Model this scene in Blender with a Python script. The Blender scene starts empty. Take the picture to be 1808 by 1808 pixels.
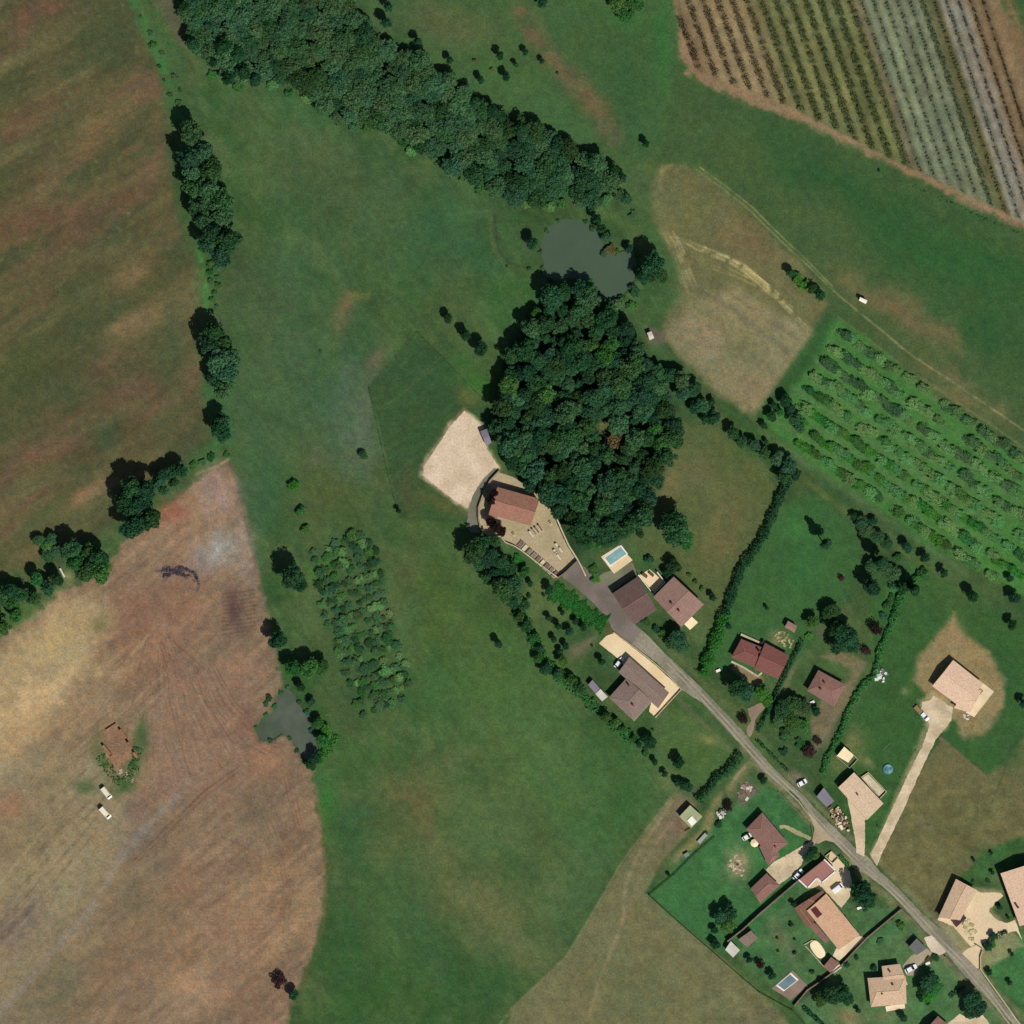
import bpy, math, random
import numpy as np
from mathutils.geometry import tessellate_polygon
from mathutils import Vector

# ------------------------------------------------------------------ frame
S = 0.2                      # metres per photo pixel (1808 px photo)
CX = CY = 904.0
CAM_H = 2600.0
SUN_AZ = 146.0               # degrees clockwise from north (up in the photo)
SUN_EL = 53.0
rnd = random.Random(7)
PI = math.pi
def W(px, py): return ((px - CX) * S, (CY - py) * S)

scene = bpy.context.scene
cam_d = bpy.data.cameras.new('camera')
cam = bpy.data.objects.new('camera', cam_d)
scene.collection.objects.link(cam)
cam.location = (0, 0, CAM_H)
cam_d.sensor_width = 36.0
cam_d.lens = 36.0 * CAM_H / (1808 * S)
cam_d.clip_start = 10.0
cam_d.clip_end = 20000.0
scene.camera = cam

world = bpy.data.worlds.new('World')
scene.world = world
world.use_nodes = True
nt = world.node_tree
bg = nt.nodes['Background']
sky = nt.nodes.new('ShaderNodeTexSky')
sky.sky_type = 'NISHITA'
sky.sun_disc = False
sky.sun_elevation = math.radians(SUN_EL)
sky.sun_rotation = math.radians(SUN_AZ)
nt.links.new(sky.outputs[0], bg.inputs[0])
bg.inputs[1].default_value = 0.05

sun_d = bpy.data.lights.new('sun', 'SUN')
sun_d.energy = 3.9
sun_d.angle = math.radians(0.5)
sun_d.color = (1.0, 0.95, 0.88)
sun = bpy.data.objects.new('sun', sun_d)
scene.collection.objects.link(sun)
az, el = math.radians(SUN_AZ), math.radians(SUN_EL)
to_sun = Vector((math.sin(az) * math.cos(el), math.cos(az) * math.cos(el), math.sin(el)))
sun.rotation_euler = to_sun.to_track_quat('Z', 'Y').to_euler()
sun.location = to_sun * 500

scene.view_settings.view_transform = 'Standard'
scene.view_settings.look = 'None'
scene.view_settings.exposure = 0.0
scene.view_settings.gamma = 1.0
scene.cycles.max_bounces = 5
scene.cycles.diffuse_bounces = 3
scene.cycles.transparent_max_bounces = 4

# ------------------------------------------------------------------ colour
GAIN = np.array([1.0, 1.0, 1.0])        # display value = albedo * gain (measured on flat ground)
def lin(c):
    c = np.asarray(c, float) / 255.0
    return np.where(c <= 0.04045, c / 12.92, ((c + 0.055) / 1.055) ** 2.4)
def alb(c):                              # colour as it should appear in full sun -> albedo
    return np.clip(lin(c) / GAIN, 0.0, 0.9)

MATS = {}
def mat(name, rgb, rough=0.85, amp=0.18, scale=1.5, scale2=0.12, bump=0.0, rgb2=None, spec=0.3, metal=0.0, stretch=None):
    """rgb = colour in full sun, 0..255; mottled by two noises."""
    if name in MATS: return MATS[name]
    m = bpy.data.materials.new(name); m.use_nodes = True
    t = m.node_tree; N = t.nodes; L = t.links
    b = N['Principled BSDF']
    b.inputs['Roughness'].default_value = rough
    b.inputs['Metallic'].default_value = metal
    b.inputs['Specular IOR Level'].default_value = spec
    a = alb(rgb); a2 = alb(rgb2) if rgb2 is not None else a * 0.78
    tc = N.new('ShaderNodeTexCoord')
    mp = N.new('ShaderNodeMapping'); L.new(tc.outputs['Object'], mp.inputs[0])
    if stretch: mp.inputs['Scale'].default_value = stretch
    n1 = N.new('ShaderNodeTexNoise'); n1.inputs['Scale'].default_value = scale; n1.inputs['Detail'].default_value = 4
    n2 = N.new('ShaderNodeTexNoise'); n2.inputs['Scale'].default_value = scale2; n2.inputs['Detail'].default_value = 3
    L.new(mp.outputs[0], n1.inputs['Vector']); L.new(mp.outputs[0], n2.inputs['Vector'])
    r2 = N.new('ShaderNodeMapRange'); r2.inputs[1].default_value = 0.38; r2.inputs[2].default_value = 0.62
    L.new(n2.outputs[0], r2.inputs[0])
    mx = N.new('ShaderNodeMix'); mx.data_type = 'RGBA'
    mx.inputs[6].default_value = (*a, 1); mx.inputs[7].default_value = (*a2, 1)
    L.new(r2.outputs[0], mx.inputs[0])
    r1 = N.new('ShaderNodeMapRange'); r1.inputs[1].default_value = 0.3; r1.inputs[2].default_value = 0.7
    r1.inputs[3].default_value = 1 - amp; r1.inputs[4].default_value = 1 + amp
    L.new(n1.outputs[0], r1.inputs[0])
    vm = N.new('ShaderNodeVectorMath'); vm.operation = 'SCALE'
    L.new(mx.outputs[2], vm.inputs[0]); L.new(r1.outputs[0], vm.inputs[3])
    L.new(vm.outputs[0], b.inputs['Base Color'])
    if bump:
        bp = N.new('ShaderNodeBump'); bp.inputs['Strength'].default_value = bump; bp.inputs['Distance'].default_value = 0.1
        L.new(n1.outputs[0], bp.inputs['Height']); L.new(bp.outputs[0], b.inputs['Normal'])
    MATS[name] = m
    return m

def roof_mat(name, rgb, rgb2):
    """clay tiles: brick texture in courses across the slope, blotchy ageing"""
    if name in MATS: return MATS[name]
    m = bpy.data.materials.new(name); m.use_nodes = True
    t = m.node_tree; N = t.nodes; L = t.links
    b = N['Principled BSDF']; b.inputs['Roughness'].default_value = 0.9; b.inputs['Specular IOR Level'].default_value = 0.2
    tc = N.new('ShaderNodeTexCoord')
    br = N.new('ShaderNodeTexBrick')
    br.inputs['Scale'].default_value = 1.0; br.inputs['Brick Width'].default_value = 0.42; br.inputs['Row Height'].default_value = 0.36
    br.inputs['Mortar Size'].default_value = 0.035; br.inputs['Mortar Smooth'].default_value = 0.4
    a, a2 = alb(rgb), alb(rgb2)
    br.inputs['Color1'].default_value = (*a, 1); br.inputs['Color2'].default_value = (*(a * .6 + a2 * .4), 1)
    br.inputs['Mortar'].default_value = (*(a * 0.55), 1)
    L.new(tc.outputs['Object'], br.inputs['Vector'])
    n = N.new('ShaderNodeTexNoise'); n.inputs['Scale'].default_value = 0.35; n.inputs['Detail'].default_value = 5; n.inputs['Roughness'].default_value = .65
    L.new(tc.outputs['Object'], n.inputs['Vector'])
    r = N.new('ShaderNodeMapRange'); r.inputs[1].default_value = .35; r.inputs[2].default_value = .68
    L.new(n.outputs[0], r.inputs[0])
    mx = N.new('ShaderNodeMix'); mx.data_type = 'RGBA'
    L.new(r.outputs[0], mx.inputs[0]); L.new(br.outputs[0], mx.inputs[6]); mx.inputs[7].default_value = (*a2, 1)
    n3 = N.new('ShaderNodeTexNoise'); n3.inputs['Scale'].default_value = 2.2; n3.inputs['Detail'].default_value = 3
    L.new(tc.outputs['Object'], n3.inputs['Vector'])
    r3 = N.new('ShaderNodeMapRange'); r3.inputs[1].default_value = .3; r3.inputs[2].default_value = .7; r3.inputs[3].default_value = .8; r3.inputs[4].default_value = 1.2
    L.new(n3.outputs[0], r3.inputs[0])
    vm = N.new('ShaderNodeVectorMath'); vm.operation = 'SCALE'
    L.new(mx.outputs[2], vm.inputs[0]); L.new(r3.outputs[0], vm.inputs[3])
    L.new(vm.outputs[0], b.inputs['Base Color'])
    MATS[name] = m
    return m

def leaf_mat(name, rgb, rgb2, hue=0.03, val=0.35):
    if name in MATS: return MATS[name]
    m = bpy.data.materials.new(name); m.use_nodes = True
    t = m.node_tree; N = t.nodes; L = t.links
    for x in list(N): N.remove(x)
    out = N.new('ShaderNodeOutputMaterial')
    tc = N.new('ShaderNodeTexCoord'); oi = N.new('ShaderNodeObjectInfo')
    n = N.new('ShaderNodeTexNoise'); n.inputs['Scale'].default_value = 0.9; n.inputs['Detail'].default_value = 3
    L.new(tc.outputs['Object'], n.inputs['Vector'])
    r = N.new('ShaderNodeMapRange'); r.inputs[1].default_value = .36; r.inputs[2].default_value = .64
    L.new(n.outputs[0], r.inputs[0])
    mx = N.new('ShaderNodeMix'); mx.data_type = 'RGBA'
    mx.inputs[6].default_value = (*alb(rgb), 1); mx.inputs[7].default_value = (*alb(rgb2), 1)
    L.new(r.outputs[0], mx.inputs[0])
    hs = N.new('ShaderNodeHueSaturation')
    rh = N.new('ShaderNodeMapRange'); rh.inputs[3].default_value = .5 - hue; rh.inputs[4].default_value = .5 + hue
    rv = N.new('ShaderNodeMapRange'); rv.inputs[3].default_value = 1 - val; rv.inputs[4].default_value = 1 + val
    ml = N.new('ShaderNodeMath'); ml.operation = 'MULTIPLY'; ml.inputs[1].default_value = 7.31
    fr = N.new('ShaderNodeMath'); fr.operation = 'FRACT'
    L.new(oi.outputs['Random'], ml.inputs[0]); L.new(ml.outputs[0], fr.inputs[0])
    L.new(oi.outputs['Random'], rh.inputs[0]); L.new(fr.outputs[0], rv.inputs[0])
    L.new(rh.outputs[0], hs.inputs['Hue']); L.new(rv.outputs[0], hs.inputs['Value'])
    L.new(mx.outputs[2], hs.inputs['Color'])
    d = N.new('ShaderNodeBsdfDiffuse'); tr = N.new('ShaderNodeBsdfTranslucent'); ms = N.new('ShaderNodeMixShader')
    ms.inputs[0].default_value = 0.30
    L.new(hs.outputs[0], d.inputs[0]); L.new(hs.outputs[0], tr.inputs[0])
    L.new(d.outputs[0], ms.inputs[1]); L.new(tr.outputs[0], ms.inputs[2]); L.new(ms.outputs[0], out.inputs[0])
    MATS[name] = m
    return m

# ------------------------------------------------------------------ objects
COL = scene.collection
def link(o, parent=None):
    COL.objects.link(o)
    if parent is not None: o.parent = parent
    return o
def tag(o, label=None, cat=None, group=None, kind=None):
    if label: o['label'] = label
    if cat: o['category'] = cat
    if group: o['group'] = group
    if kind: o['kind'] = kind
    return o
def empty(name, loc, rz=0.0):
    o = bpy.data.objects.new(name, None); o.location = loc; o.rotation_euler = (0, 0, rz)
    o.empty_display_size = 1.0
    return link(o)

class MB:
    """collects faces in local coordinates, builds one mesh object"""
    def __init__(s): s.v = []; s.f = []; s.m = []
    def add(s, vs, fs, mi=0):
        o = len(s.v); s.v += [tuple(x) for x in vs]
        for f in fs: s.f.append(tuple(i + o for i in f)); s.m.append(mi)
        return s
    def prism(s, pts, z0, z1, mi=0, top=None):
        n = len(pts)
        a = sum(pts[i][0] * pts[(i + 1) % n][1] - pts[(i + 1) % n][0] * pts[i][1] for i in range(n))
        if a < 0: pts = pts[::-1]
        vs = [(x, y, z0) for x, y in pts] + [(x, y, z1) for x, y in (top or pts)]
        fs = [tuple(reversed(range(n))), tuple(range(n, 2 * n))] + [(i, (i + 1) % n, n + (i + 1) % n, n + i) for i in range(n)]
        return s.add(vs, fs, mi)
    def box(s, cx, cy, z0, lx, ly, h, ang=0.0, mi=0):
        c, k = math.cos(ang), math.sin(ang)
        p = [(cx + c * x - k * y, cy + k * x + c * y) for x, y in ((-lx/2, -ly/2), (lx/2, -ly/2), (lx/2, ly/2), (-lx/2, ly/2))]
        return s.prism(p, z0, z0 + h, mi)
    def tube(s, p0, p1, r0, r1, n=6, mi=0):
        p0, p1 = Vector(p0), Vector(p1); d = (p1 - p0).normalized()
        u = d.orthogonal().normalized(); w = d.cross(u)
        vs = [tuple(p + (u * math.cos(2*PI*i/n) + w * math.sin(2*PI*i/n)) * r) for p, r in ((p0, r0), (p1, r1)) for i in range(n)]
        fs = [(i, (i + 1) % n, n + (i + 1) % n, n + i) for i in range(n)] + [tuple(reversed(range(n))), tuple(range(n, 2 * n))]
        return s.add(vs, fs, mi)
    def cyl(s, cx, cy, z0, r, h, n=16, mi=0, rt=None):
        return s.tube((cx, cy, z0), (cx, cy, z0 + h), r, r if rt is None else rt, n, mi)
    def mesh(s, name, mats, smooth=False):
        me = bpy.data.meshes.new(name); me.from_pydata(s.v, [], s.f)
        for m in (mats if isinstance(mats, (list, tuple)) else [mats]): me.materials.append(m)
        me.polygons.foreach_set('material_index', s.m)
        if smooth: me.polygons.foreach_set('use_smooth', [True] * len(s.f))
        me.update(); return me
    def build(s, name, mats, parent=None, smooth=False):
        return link(bpy.data.objects.new(name, s.mesh(name, mats, smooth)), parent)

def quads_mesh(name, P, m):
    """P (n,4,3) -> mesh of loose leaf quads"""
    n = len(P); me = bpy.data.meshes.new(name)
    me.vertices.add(4 * n); me.vertices.foreach_set('co', P.reshape(-1).astype(np.float32))
    me.loops.add(4 * n); me.loops.foreach_set('vertex_index', np.arange(4 * n, dtype=np.int32))
    me.polygons.add(n); me.polygons.foreach_set('loop_start', np.arange(0, 4 * n, 4, dtype=np.int32))
    me.polygons.foreach_set('loop_total', np.full(n, 4, dtype=np.int32))
    me.materials.append(m); me.update(); me.validate(); return me
def leaf_quads(rg, C, Nn, size):
    """centres C, rough normals Nn -> quads with random turn"""
    n = len(C)
    nr = Nn * .55 + np.array([0, 0, .35]) + rg.normal(0, .62, (n, 3)); nr /= np.linalg.norm(nr, axis=1)[:, None] + 1e-9
    t = rg.normal(0, 1, (n, 3)); u = np.cross(nr, t); u /= np.linalg.norm(u, axis=1)[:, None] + 1e-9
    w = np.cross(nr, u)
    a = (size * rg.uniform(.55, 1.35, n))[:, None]; b = a * rg.uniform(.5, .95, n)[:, None]
    return np.stack([C - u * a, C - w * b, C + u * a, C + w * b], 1)

# ------------------------------------------------------------------ ground
_rg = np.random.RandomState(3)
_T = _rg.rand(256, 256)
def vnoise(x, y, sc, seed=0):
    x = x / sc + seed * 17.3; y = y / sc + seed * 9.1
    xi = np.floor(x).astype(int); yi = np.floor(y).astype(int); fx = x - xi; fy = y - yi
    fx = fx * fx * (3 - 2 * fx); fy = fy * fy * (3 - 2 * fy)
    a = _T[xi & 255, yi & 255]; b = _T[(xi + 1) & 255, yi & 255]; c = _T[xi & 255, (yi + 1) & 255]; d = _T[(xi + 1) & 255, (yi + 1) & 255]
    return (a * (1 - fx) + b * fx) * (1 - fy) + (c * (1 - fx) + d * fx) * fy
def fbm(x, y, sc, seed=0, oc=4):
    s = 0; a = .5; t = 0
    for i in range(oc):
        s = s + a * vnoise(x, y, sc, seed + i * 3); t += a; a *= .55; sc = sc / 2.1
    return s / t - .5

fine = np.arange(-40, 1849, 2.0)
outl = [-14000, -9000, -5000, -2600, -1400, -800, -450, -250, -140, -80]
outr = [1888, 1950, 2060, 2260, 2600, 3200, 4400, 6800, 10800, 15800]
GX = np.concatenate([outl, fine, outr]); GY = GX.copy()
X, Y = np.meshgrid(GX, GY)              # [row=y, col=x]
G = np.zeros(X.shape + (3,)); G[:] = (64, 88, 50)
WX = fbm(X, Y, 60, 11) * 2; WY = fbm(X, Y, 60, 12) * 2     # warps
FN = fbm(X, Y, 14, 5, 3) * 2

def _rng(x0, x1, y0, y1):
    a, b = np.searchsorted(GX, [x0, x1]); c, d = np.searchsorted(GY, [y0, y1])
    return slice(max(c - 1, 0), d + 1), slice(max(a - 1, 0), b + 1)
def _mix(sl, al, col):
    G[sl] = G[sl] * (1 - al[..., None]) + np.asarray(col, float) * al[..., None]
def seg_dist(x, y, pts, closed):
    d = np.full(x.shape, 1e9); ins = np.zeros(x.shape, bool); n = len(pts)
    for i in range(n if closed else n - 1):
        x0, y0 = pts[i]; x1, y1 = pts[(i + 1) % n]
        dx, dy = x1 - x0, y1 - y0; l = dx * dx + dy * dy + 1e-9
        t = np.clip(((x - x0) * dx + (y - y0) * dy) / l, 0, 1)
        d = np.minimum(d, (x - x0 - t * dx) ** 2 + (y - y0 - t * dy) ** 2)
        if closed and y0 != y1:
            c = ((y0 > y) != (y1 > y)) & (x < (x1 - x0) * (y - y0) / (y1 - y0) + x0); ins ^= c
    d = np.sqrt(d)
    return np.where(ins, -d, d) if closed else d
def _sm(t): t = np.clip(t, 0, 1); return t * t * (3 - 2 * t)
def tracks(pts, n, spread, w, col, al, seed=0):
    rr = random.Random(seed)
    for k in range(n):
        o = rr.uniform(-spread, spread); a, b = sorted((rr.random() * .45, .55 + rr.random() * .45)); m = len(pts) - 1; i0 = int(a * m); i1 = max(i0 + 1, int(math.ceil(b * m)))
        stroke([(x + o + rr.uniform(-1, 1), y - o * .8 + rr.uniform(-1, 1)) for x, y in pts[i0:i1 + 1]], w, col, 1.2, al * rr.uniform(.5, 1), 1.3)
def poly(pts, col, soft=4, warp=5, al=1.0):
    xs = [p[0] for p in pts]; ys = [p[1] for p in pts]; e = soft + warp + 4
    sl = _rng(min(xs) - e, max(xs) + e, min(ys) - e, max(ys) + e); x, y = X[sl], Y[sl]
    d = seg_dist(x, y, pts, True) + warp * FN[sl]
    _mix(sl, _sm(.5 - d / (2 * soft)) * al, col)
def blob(cx, cy, rx, ry, ang, col, al=.6, warp=.5):
    e = 2.6 * max(rx, ry) ; sl = _rng(cx - e, cx + e, cy - e, cy + e)
    x, y = X[sl] - cx + WX[sl] * rx * warp, Y[sl] - cy + WY[sl] * ry * warp
    a = math.radians(ang); u = x * math.cos(a) + y * math.sin(a); v = -x * math.sin(a) + y * math.cos(a)
    r = (u / rx) ** 2 + (v / ry) ** 2
    _mix(sl, np.exp(-r * 1.2) * al * (1 + .5 * FN[sl]).clip(0, 1.4), col)
def stroke(pts, w, col, soft=2, al=.8, rag=.6):
    xs = [p[0] for p in pts]; ys = [p[1] for p in pts]; e = w + soft + 8
    sl = _rng(min(xs) - e, max(xs) + e, min(ys) - e, max(ys) + e); x, y = X[sl], Y[sl]
    d = seg_dist(x + 2 * WX[sl], y + 2 * WY[sl], pts, False) - w / 2
    _mix(sl, _sm(.5 - d / (2 * soft)) * al * np.clip(1 + rag * FN[sl] * 2, 0, 1.2), col)
def streaks(pts, ang, lng, wid, amp, soft=15, seed=0, col=None, al=.5):
    """anisotropic mottling of a field along the direction ang (degrees, photo)"""
    xs = [p[0] for p in pts]; ys = [p[1] for p in pts]
    sl = _rng(min(xs), max(xs), min(ys), max(ys)); x, y = X[sl], Y[sl]
    m = _sm(.5 - seg_dist(x, y, pts, True) / (2 * soft))
    a = math.radians(ang); u = x * math.cos(a) + y * math.sin(a); v = -x * math.sin(a) + y * math.cos(a)
    n = fbm(u / lng * wid, v, wid, seed, 4)
    if col is None: G[sl] *= (1 + amp * 2 * n * m)[..., None]
    else: _mix(sl, _sm((n - .02) * 6) * m * al, col)

FRAME = [(-60, -60), (1868, -60), (1868, 1868), (-60, 1868)]
# broad meadow mottling
streaks(FRAME, 65, 200, 90, .16, seed=1)
streaks(FRAME, 60, 160, 70, 0, seed=4, col=(74, 88, 54), al=.55)
streaks(FRAME, 70, 200, 80, 0, seed=9, col=(56, 88, 56), al=.4)
streaks(FRAME, 58, 120, 5, .07, seed=13); streaks(FRAME, 40, 60, 34, .12, seed=15)
streaks(FRAME, 50, 120, 50, 0, seed=17, col=(84, 100, 60), al=.5)
streaks(FRAME, 35, 60, 40, 0, seed=18, col=(44, 80, 40), al=.45)
blob(500, 600, 80, 190, 8, (64, 92, 66), .5); blob(740, 400, 160, 70, 20, (56, 88, 60), .5)
# ---- north meadow
poly([(640, -60), (1190, -60), (1195, 60), (1215, 130), (1180, 260), (1110, 300), (880, 200), (760, 110)], (62, 90, 52), 12, 8)
blob(800, 50, 90, 40, 20, (86, 92, 60), .8); blob(760, 30, 40, 40, 20, (80, 88, 56), .6)
blob(880, 120, 80, 35, 30, (66, 96, 50), .7); blob(960, 200, 120, 35, 30, (66, 98, 58), .7)
stroke([(920, 20), (960, 90), (1010, 140), (1050, 190), (1085, 240)], 34, (100, 88, 62), 16, .75)
blob(1050, 180, 50, 20, 50, (108, 88, 64), .7); blob(1100, 150, 50, 90, 0, (46, 82, 48), .5)
blob(1170, 90, 16, 80, 0, (50, 105, 50), .6); blob(1110, 40, 60, 20, 10, (52, 100, 50), .6)
# ---- diagonal meadow, east
E_ = [(1190, 120), (1240, 145), (1330, 185), (1430, 220), (1520, 265), (1600, 305), (1700, 350), (1808, 410), (1900, 460), (1900, 860), (1808, 800), (1560, 640), (1470, 560), (1330, 370), (1235, 290), (1170, 280)]
poly(E_, (62, 86, 50), 8, 5)
blob(1500, 330, 140, 40, 27, (42, 80, 42), .8); blob(1620, 430, 120, 50, 30, (44, 84, 44), .8); blob(1740, 480, 120, 60, 30, (44, 84, 44), .8)
blob(1380, 240, 80, 22, 25, (50, 82, 46), .7); blob(1290, 250, 70, 40, 25, (70, 92, 52), .6)
blob(1740, 600, 90, 60, 30, (42, 82, 44), .8); blob(1450, 400, 120, 24, 35, (76, 92, 54), .6)
for a in ((1540, 520, 110, 26, 32), (1640, 580, 110, 26, 32), (1700, 690, 130, 28, 35)): blob(*a, (102, 98, 64), .85)
blob(1600, 560, 60, 16, 34, (112, 94, 68), .6); stroke([(1236, 295), (1330, 368), (1400, 436), (1470, 505)], 2.5, (150, 140, 92), 1.5, .6)
stroke([(1231, 300), (1325, 373), (1395, 440), (1480, 520), (1600, 620), (1720, 700), (1808, 760), (1868, 800)], 3, (142, 134, 92), 2, .6)
stroke([(1480, 560), (1600, 650), (1720, 730), (1830, 806)], 3, (118, 118, 74), 3, .5)
# ---- dry field north of the wood
DRY = [(1150, 330), (1165, 292), (1205, 288), (1238, 305), (1330, 385), (1420, 470), (1465, 535), (1440, 570), (1400, 640), (1330, 738), (1262, 690), (1165, 592), (1190, 520), (1196, 460), (1165, 420), (1150, 370)]
poly(DRY, (98, 100, 66), 8, 6)
streaks(DRY, 40, 130, 26, .12, seed=21, soft=6)
blob(1300, 430, 90, 36, 40, (108, 98, 68), .6); blob(1220, 370, 50, 50, 40, (92, 98, 62), .6); blob(1340, 420, 60, 24, 40, (108, 88, 60), .5)
poly([(1225, 525), (1300, 505), (1440, 590), (1395, 645), (1330, 732), (1260, 685), (1172, 592), (1200, 560)], (126, 120, 88), 12, 6, .95)
blob(1300, 620, 50, 34, 40, (104, 108, 74), .7); blob(1240, 540, 50, 20, 40, (104, 108, 74), .5)
blob(1240, 600, 50, 28, 40, (138, 120, 92), .6); blob(1330, 680, 40, 30, 40, (132, 114, 84), .6)
stroke([(1165, 330), (1168, 300), (1185, 292)], 5, (138, 128, 84), 5, .6)
stroke([(1172, 410), (1195, 440), (1205, 480), (1218, 520)], 12, (132, 126, 88), 9, .5)
stroke([(1190, 420), (1240, 440), (1290, 460), (1340, 495), (1380, 535), (1425, 580)], 7, (140, 132, 92), 5, .45, 1.1)
tracks([(1190, 420), (1215, 428), (1240, 440), (1265, 450), (1290, 460), (1315, 476), (1340, 495), (1362, 514), (1380, 535), (1402, 556), (1425, 580)], 12, 5, 1.6, (184, 172, 120), .6, 5)
tracks([(1178, 415), (1188, 432), (1196, 450), (1204, 470), (1212, 492), (1222, 512), (1240, 522)], 14, 12, 1.5, (158, 150, 108), .45, 6)
tracks([(1225, 450), (1260, 470), (1300, 482), (1340, 500), (1370, 520), (1400, 545)], 8, 7, 1.4, (150, 142, 96), .5, 7)
stroke([(1225, 500), (1290, 545), (1390, 620)], 8, (92, 92, 72), 8, .5)
stroke([(1240, 480), (1320, 540), (1410, 600)], 4, (96, 92, 72), 5, .45)
poly([(1330, 740), (1400, 640), (1445, 575), (1475, 560), (1490, 575), (1440, 640), (1370, 740)], (48, 86, 44), 6, 6, .8)
stroke([(1330, 735), (1395, 820), (1460, 880), (1560, 950), (1640, 1005)], 9, (86, 98, 52), 6, .7)
# ---- grove floor
GROVE = [(1478, 560), (1520, 590), (1640, 690), (1740, 765), (1850, 830), (1850, 1080), (1740, 1010), (1640, 960), (1540, 890), (1440, 825), (1345, 745), (1390, 700), (1440, 640)]
poly(GROVE, (66, 112, 54), 9, 6)
for i in range(8):
    o = 14 + i * 32
    stroke([(1490 - o * .62, 575 + o * .78), (1850 - o * .62, 826 + o * .78)], 9, (88, 112, 72), 7, .55)
# ---- vineyard
VY = [(1183, -60), (1197, 50), (1212, 128), (1245, 148), (1300, 172), (1360, 195), (1430, 222), (1500, 258), (1580, 298), (1650, 328), (1720, 366), (1800, 402), (1870, 436), (1870, 230), (1808, 95), (1770, 20), (1750, -60)]
poly(VY, (136, 114, 86), 7, 9)
streaks(VY, 30, 60, 20, .12, seed=31, soft=5)
VK = .04 / 560
def x0_of(x, y): return (x - y * (.37 + 1189 * VK)) / (1 - VK * y)
def row_pt(x0, y): return x0 + y * (.37 - VK * (x0 - 1189))
VI = [(1185, -60), (1205, 60), (1222, 118), (1262, 138), (1330, 165), (1400, 192), (1470, 228), (1560, 276), (1640, 312), (1710, 346), (1790, 384), (1870, 420), (1870, 160), (1808, 80), (1770, 10), (1745, -60)]
sl = _rng(1150, 1870, -60, 440)
x, y = X[sl], Y[sl]; x0 = x0_of(x, y); mk = _sm(.5 - (seg_dist(x, y, VI, True) + 3 * FN[sl]) / 8)
cs = np.array([[1180, 116, 100, 74], [1300, 112, 100, 72], [1350, 94, 96, 62], [1490, 92, 96, 60], [1508, 116, 108, 80], [1530, 110, 118, 92], [1630, 112, 120, 94], [1640, 90, 90, 58], [1652, 88, 86, 56], [1662, 120, 118, 104], [1698, 116, 110, 96], [1712, 108, 92, 68], [1760, 108, 92, 68]], float)
cc = np.stack([np.interp(x0, cs[:, 0], cs[:, i]) for i in (1, 2, 3)], -1)
ROWS = [1189 + 26 * k for k in range(13)] + [1521 + 21.4 * k for k in range(11)]
dr = np.min(np.abs(x0[..., None] - np.array(ROWS)), -1)
cc = cc * np.where((x0 > 1505) & (x0 < 1640), .92, 1.0)[..., None] * (1 + .13 * _sm((dr - 8) / 3) - .12 * _sm((5 - dr) / 4))[..., None]
wr = np.minimum(abs(dr - 8), 9); cc = cc * (1 + .08 * (wr < 1.2))[..., None] * (1 + .22 * fbm(x, y, 22, 33) + .12 * fbm(x, y, 60, 35))[..., None]
cc = cc * (1 + .10 * (vnoise(x0 / 24, y / 400, 1.0, 37) - .5) * 2)[..., None]
G[sl] = G[sl] * (1 - mk[..., None]) + cc * mk[..., None]
stroke([(1770, -40), (1800, 60), (1830, 140)], 14, (122, 96, 68), 8, .8)
stroke([(1806, -40), (1840, 60)], 22, (40, 88, 42), 8, .9)
# ---- western brown field
WF = [(-60, -60), (215, -60), (235, 20), (262, 80), (285, 150), (298, 250), (318, 380), (345, 470), (352, 580), (356, 700), (372, 770), (330, 800), (265, 850), (215, 905), (170, 945), (90, 970), (0, 1015), (-60, 1040)]
poly(WF, (88, 84, 56), 14, 6)
streaks(WF, -32, 220, 60, .10, seed=41); streaks(WF, -30, 200, 55, 0, seed=44, col=(104, 80, 62), al=.6); streaks(WF, -36, 120, 40, 0, seed=45, col=(64, 74, 48), al=.6); streaks(WF, -30, 60, 16, .12, seed=46)
streaks(WF, -35, 180, 60, 0, seed=47, col=(70, 78, 48), al=.7); streaks(WF, -32, 160, 26, .10, seed=49)
for a in ((190, 60, 60, 70, 0, (66, 78, 50)), (40, 640, 70, 40, -25, (70, 80, 46)), (180, 560, 90, 26, -32, (66, 74, 48)), (300, 640, 24, 120, 0, (66, 80, 50)),
          (190, 770, 22, 24, 0, (60, 82, 56)), (120, 700, 60, 30, -30, (66, 78, 50)), (60, 20, 70, 24, -30, (108, 78, 62)), (60, 390, 90, 30, -30, (104, 76, 58)),
          (240, 480, 60, 28, -30, (122, 102, 72)), (240, 570, 70, 24, -32, (132, 108, 78)), (160, 870, 60, 22, -30, (130, 106, 78)), (190, 230, 70, 22, -30, (114, 96, 66)),
          (60, 800, 60, 24, -30, (112, 84, 64)), (230, 690, 60, 26, -32, (104, 82, 62)), (60, 970, 80, 26, -25, (98, 88, 58))): blob(*a, .75)
for i in range(70):
    blob(rnd.uniform(0, 300), rnd.uniform(0, 460), rnd.uniform(2, 6), rnd.uniform(2, 5), rnd.uniform(0, 90), rnd.choice([(96, 110, 66), (112, 112, 78), (84, 100, 58)]), .55, .2)
stroke([(225, -60), (240, 10), (268, 70), (292, 130), (306, 190), (318, 215)], 18, (60, 106, 58), 9, .75, 1.2)
stroke([(250, -20), (285, 50), (310, 110), (322, 190)], 18, (60, 90, 52), 8, .6)
stroke([(300, 240), (312, 330), (335, 430)], 14, (56, 84, 46), 8, .7)
stroke([(352, 440), (360, 490), (366, 545)], 11, (62, 116, 56), 5, .8, 1.2); stroke([(372, 470), (380, 545)], 12, (54, 96, 50), 5, .7)
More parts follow.
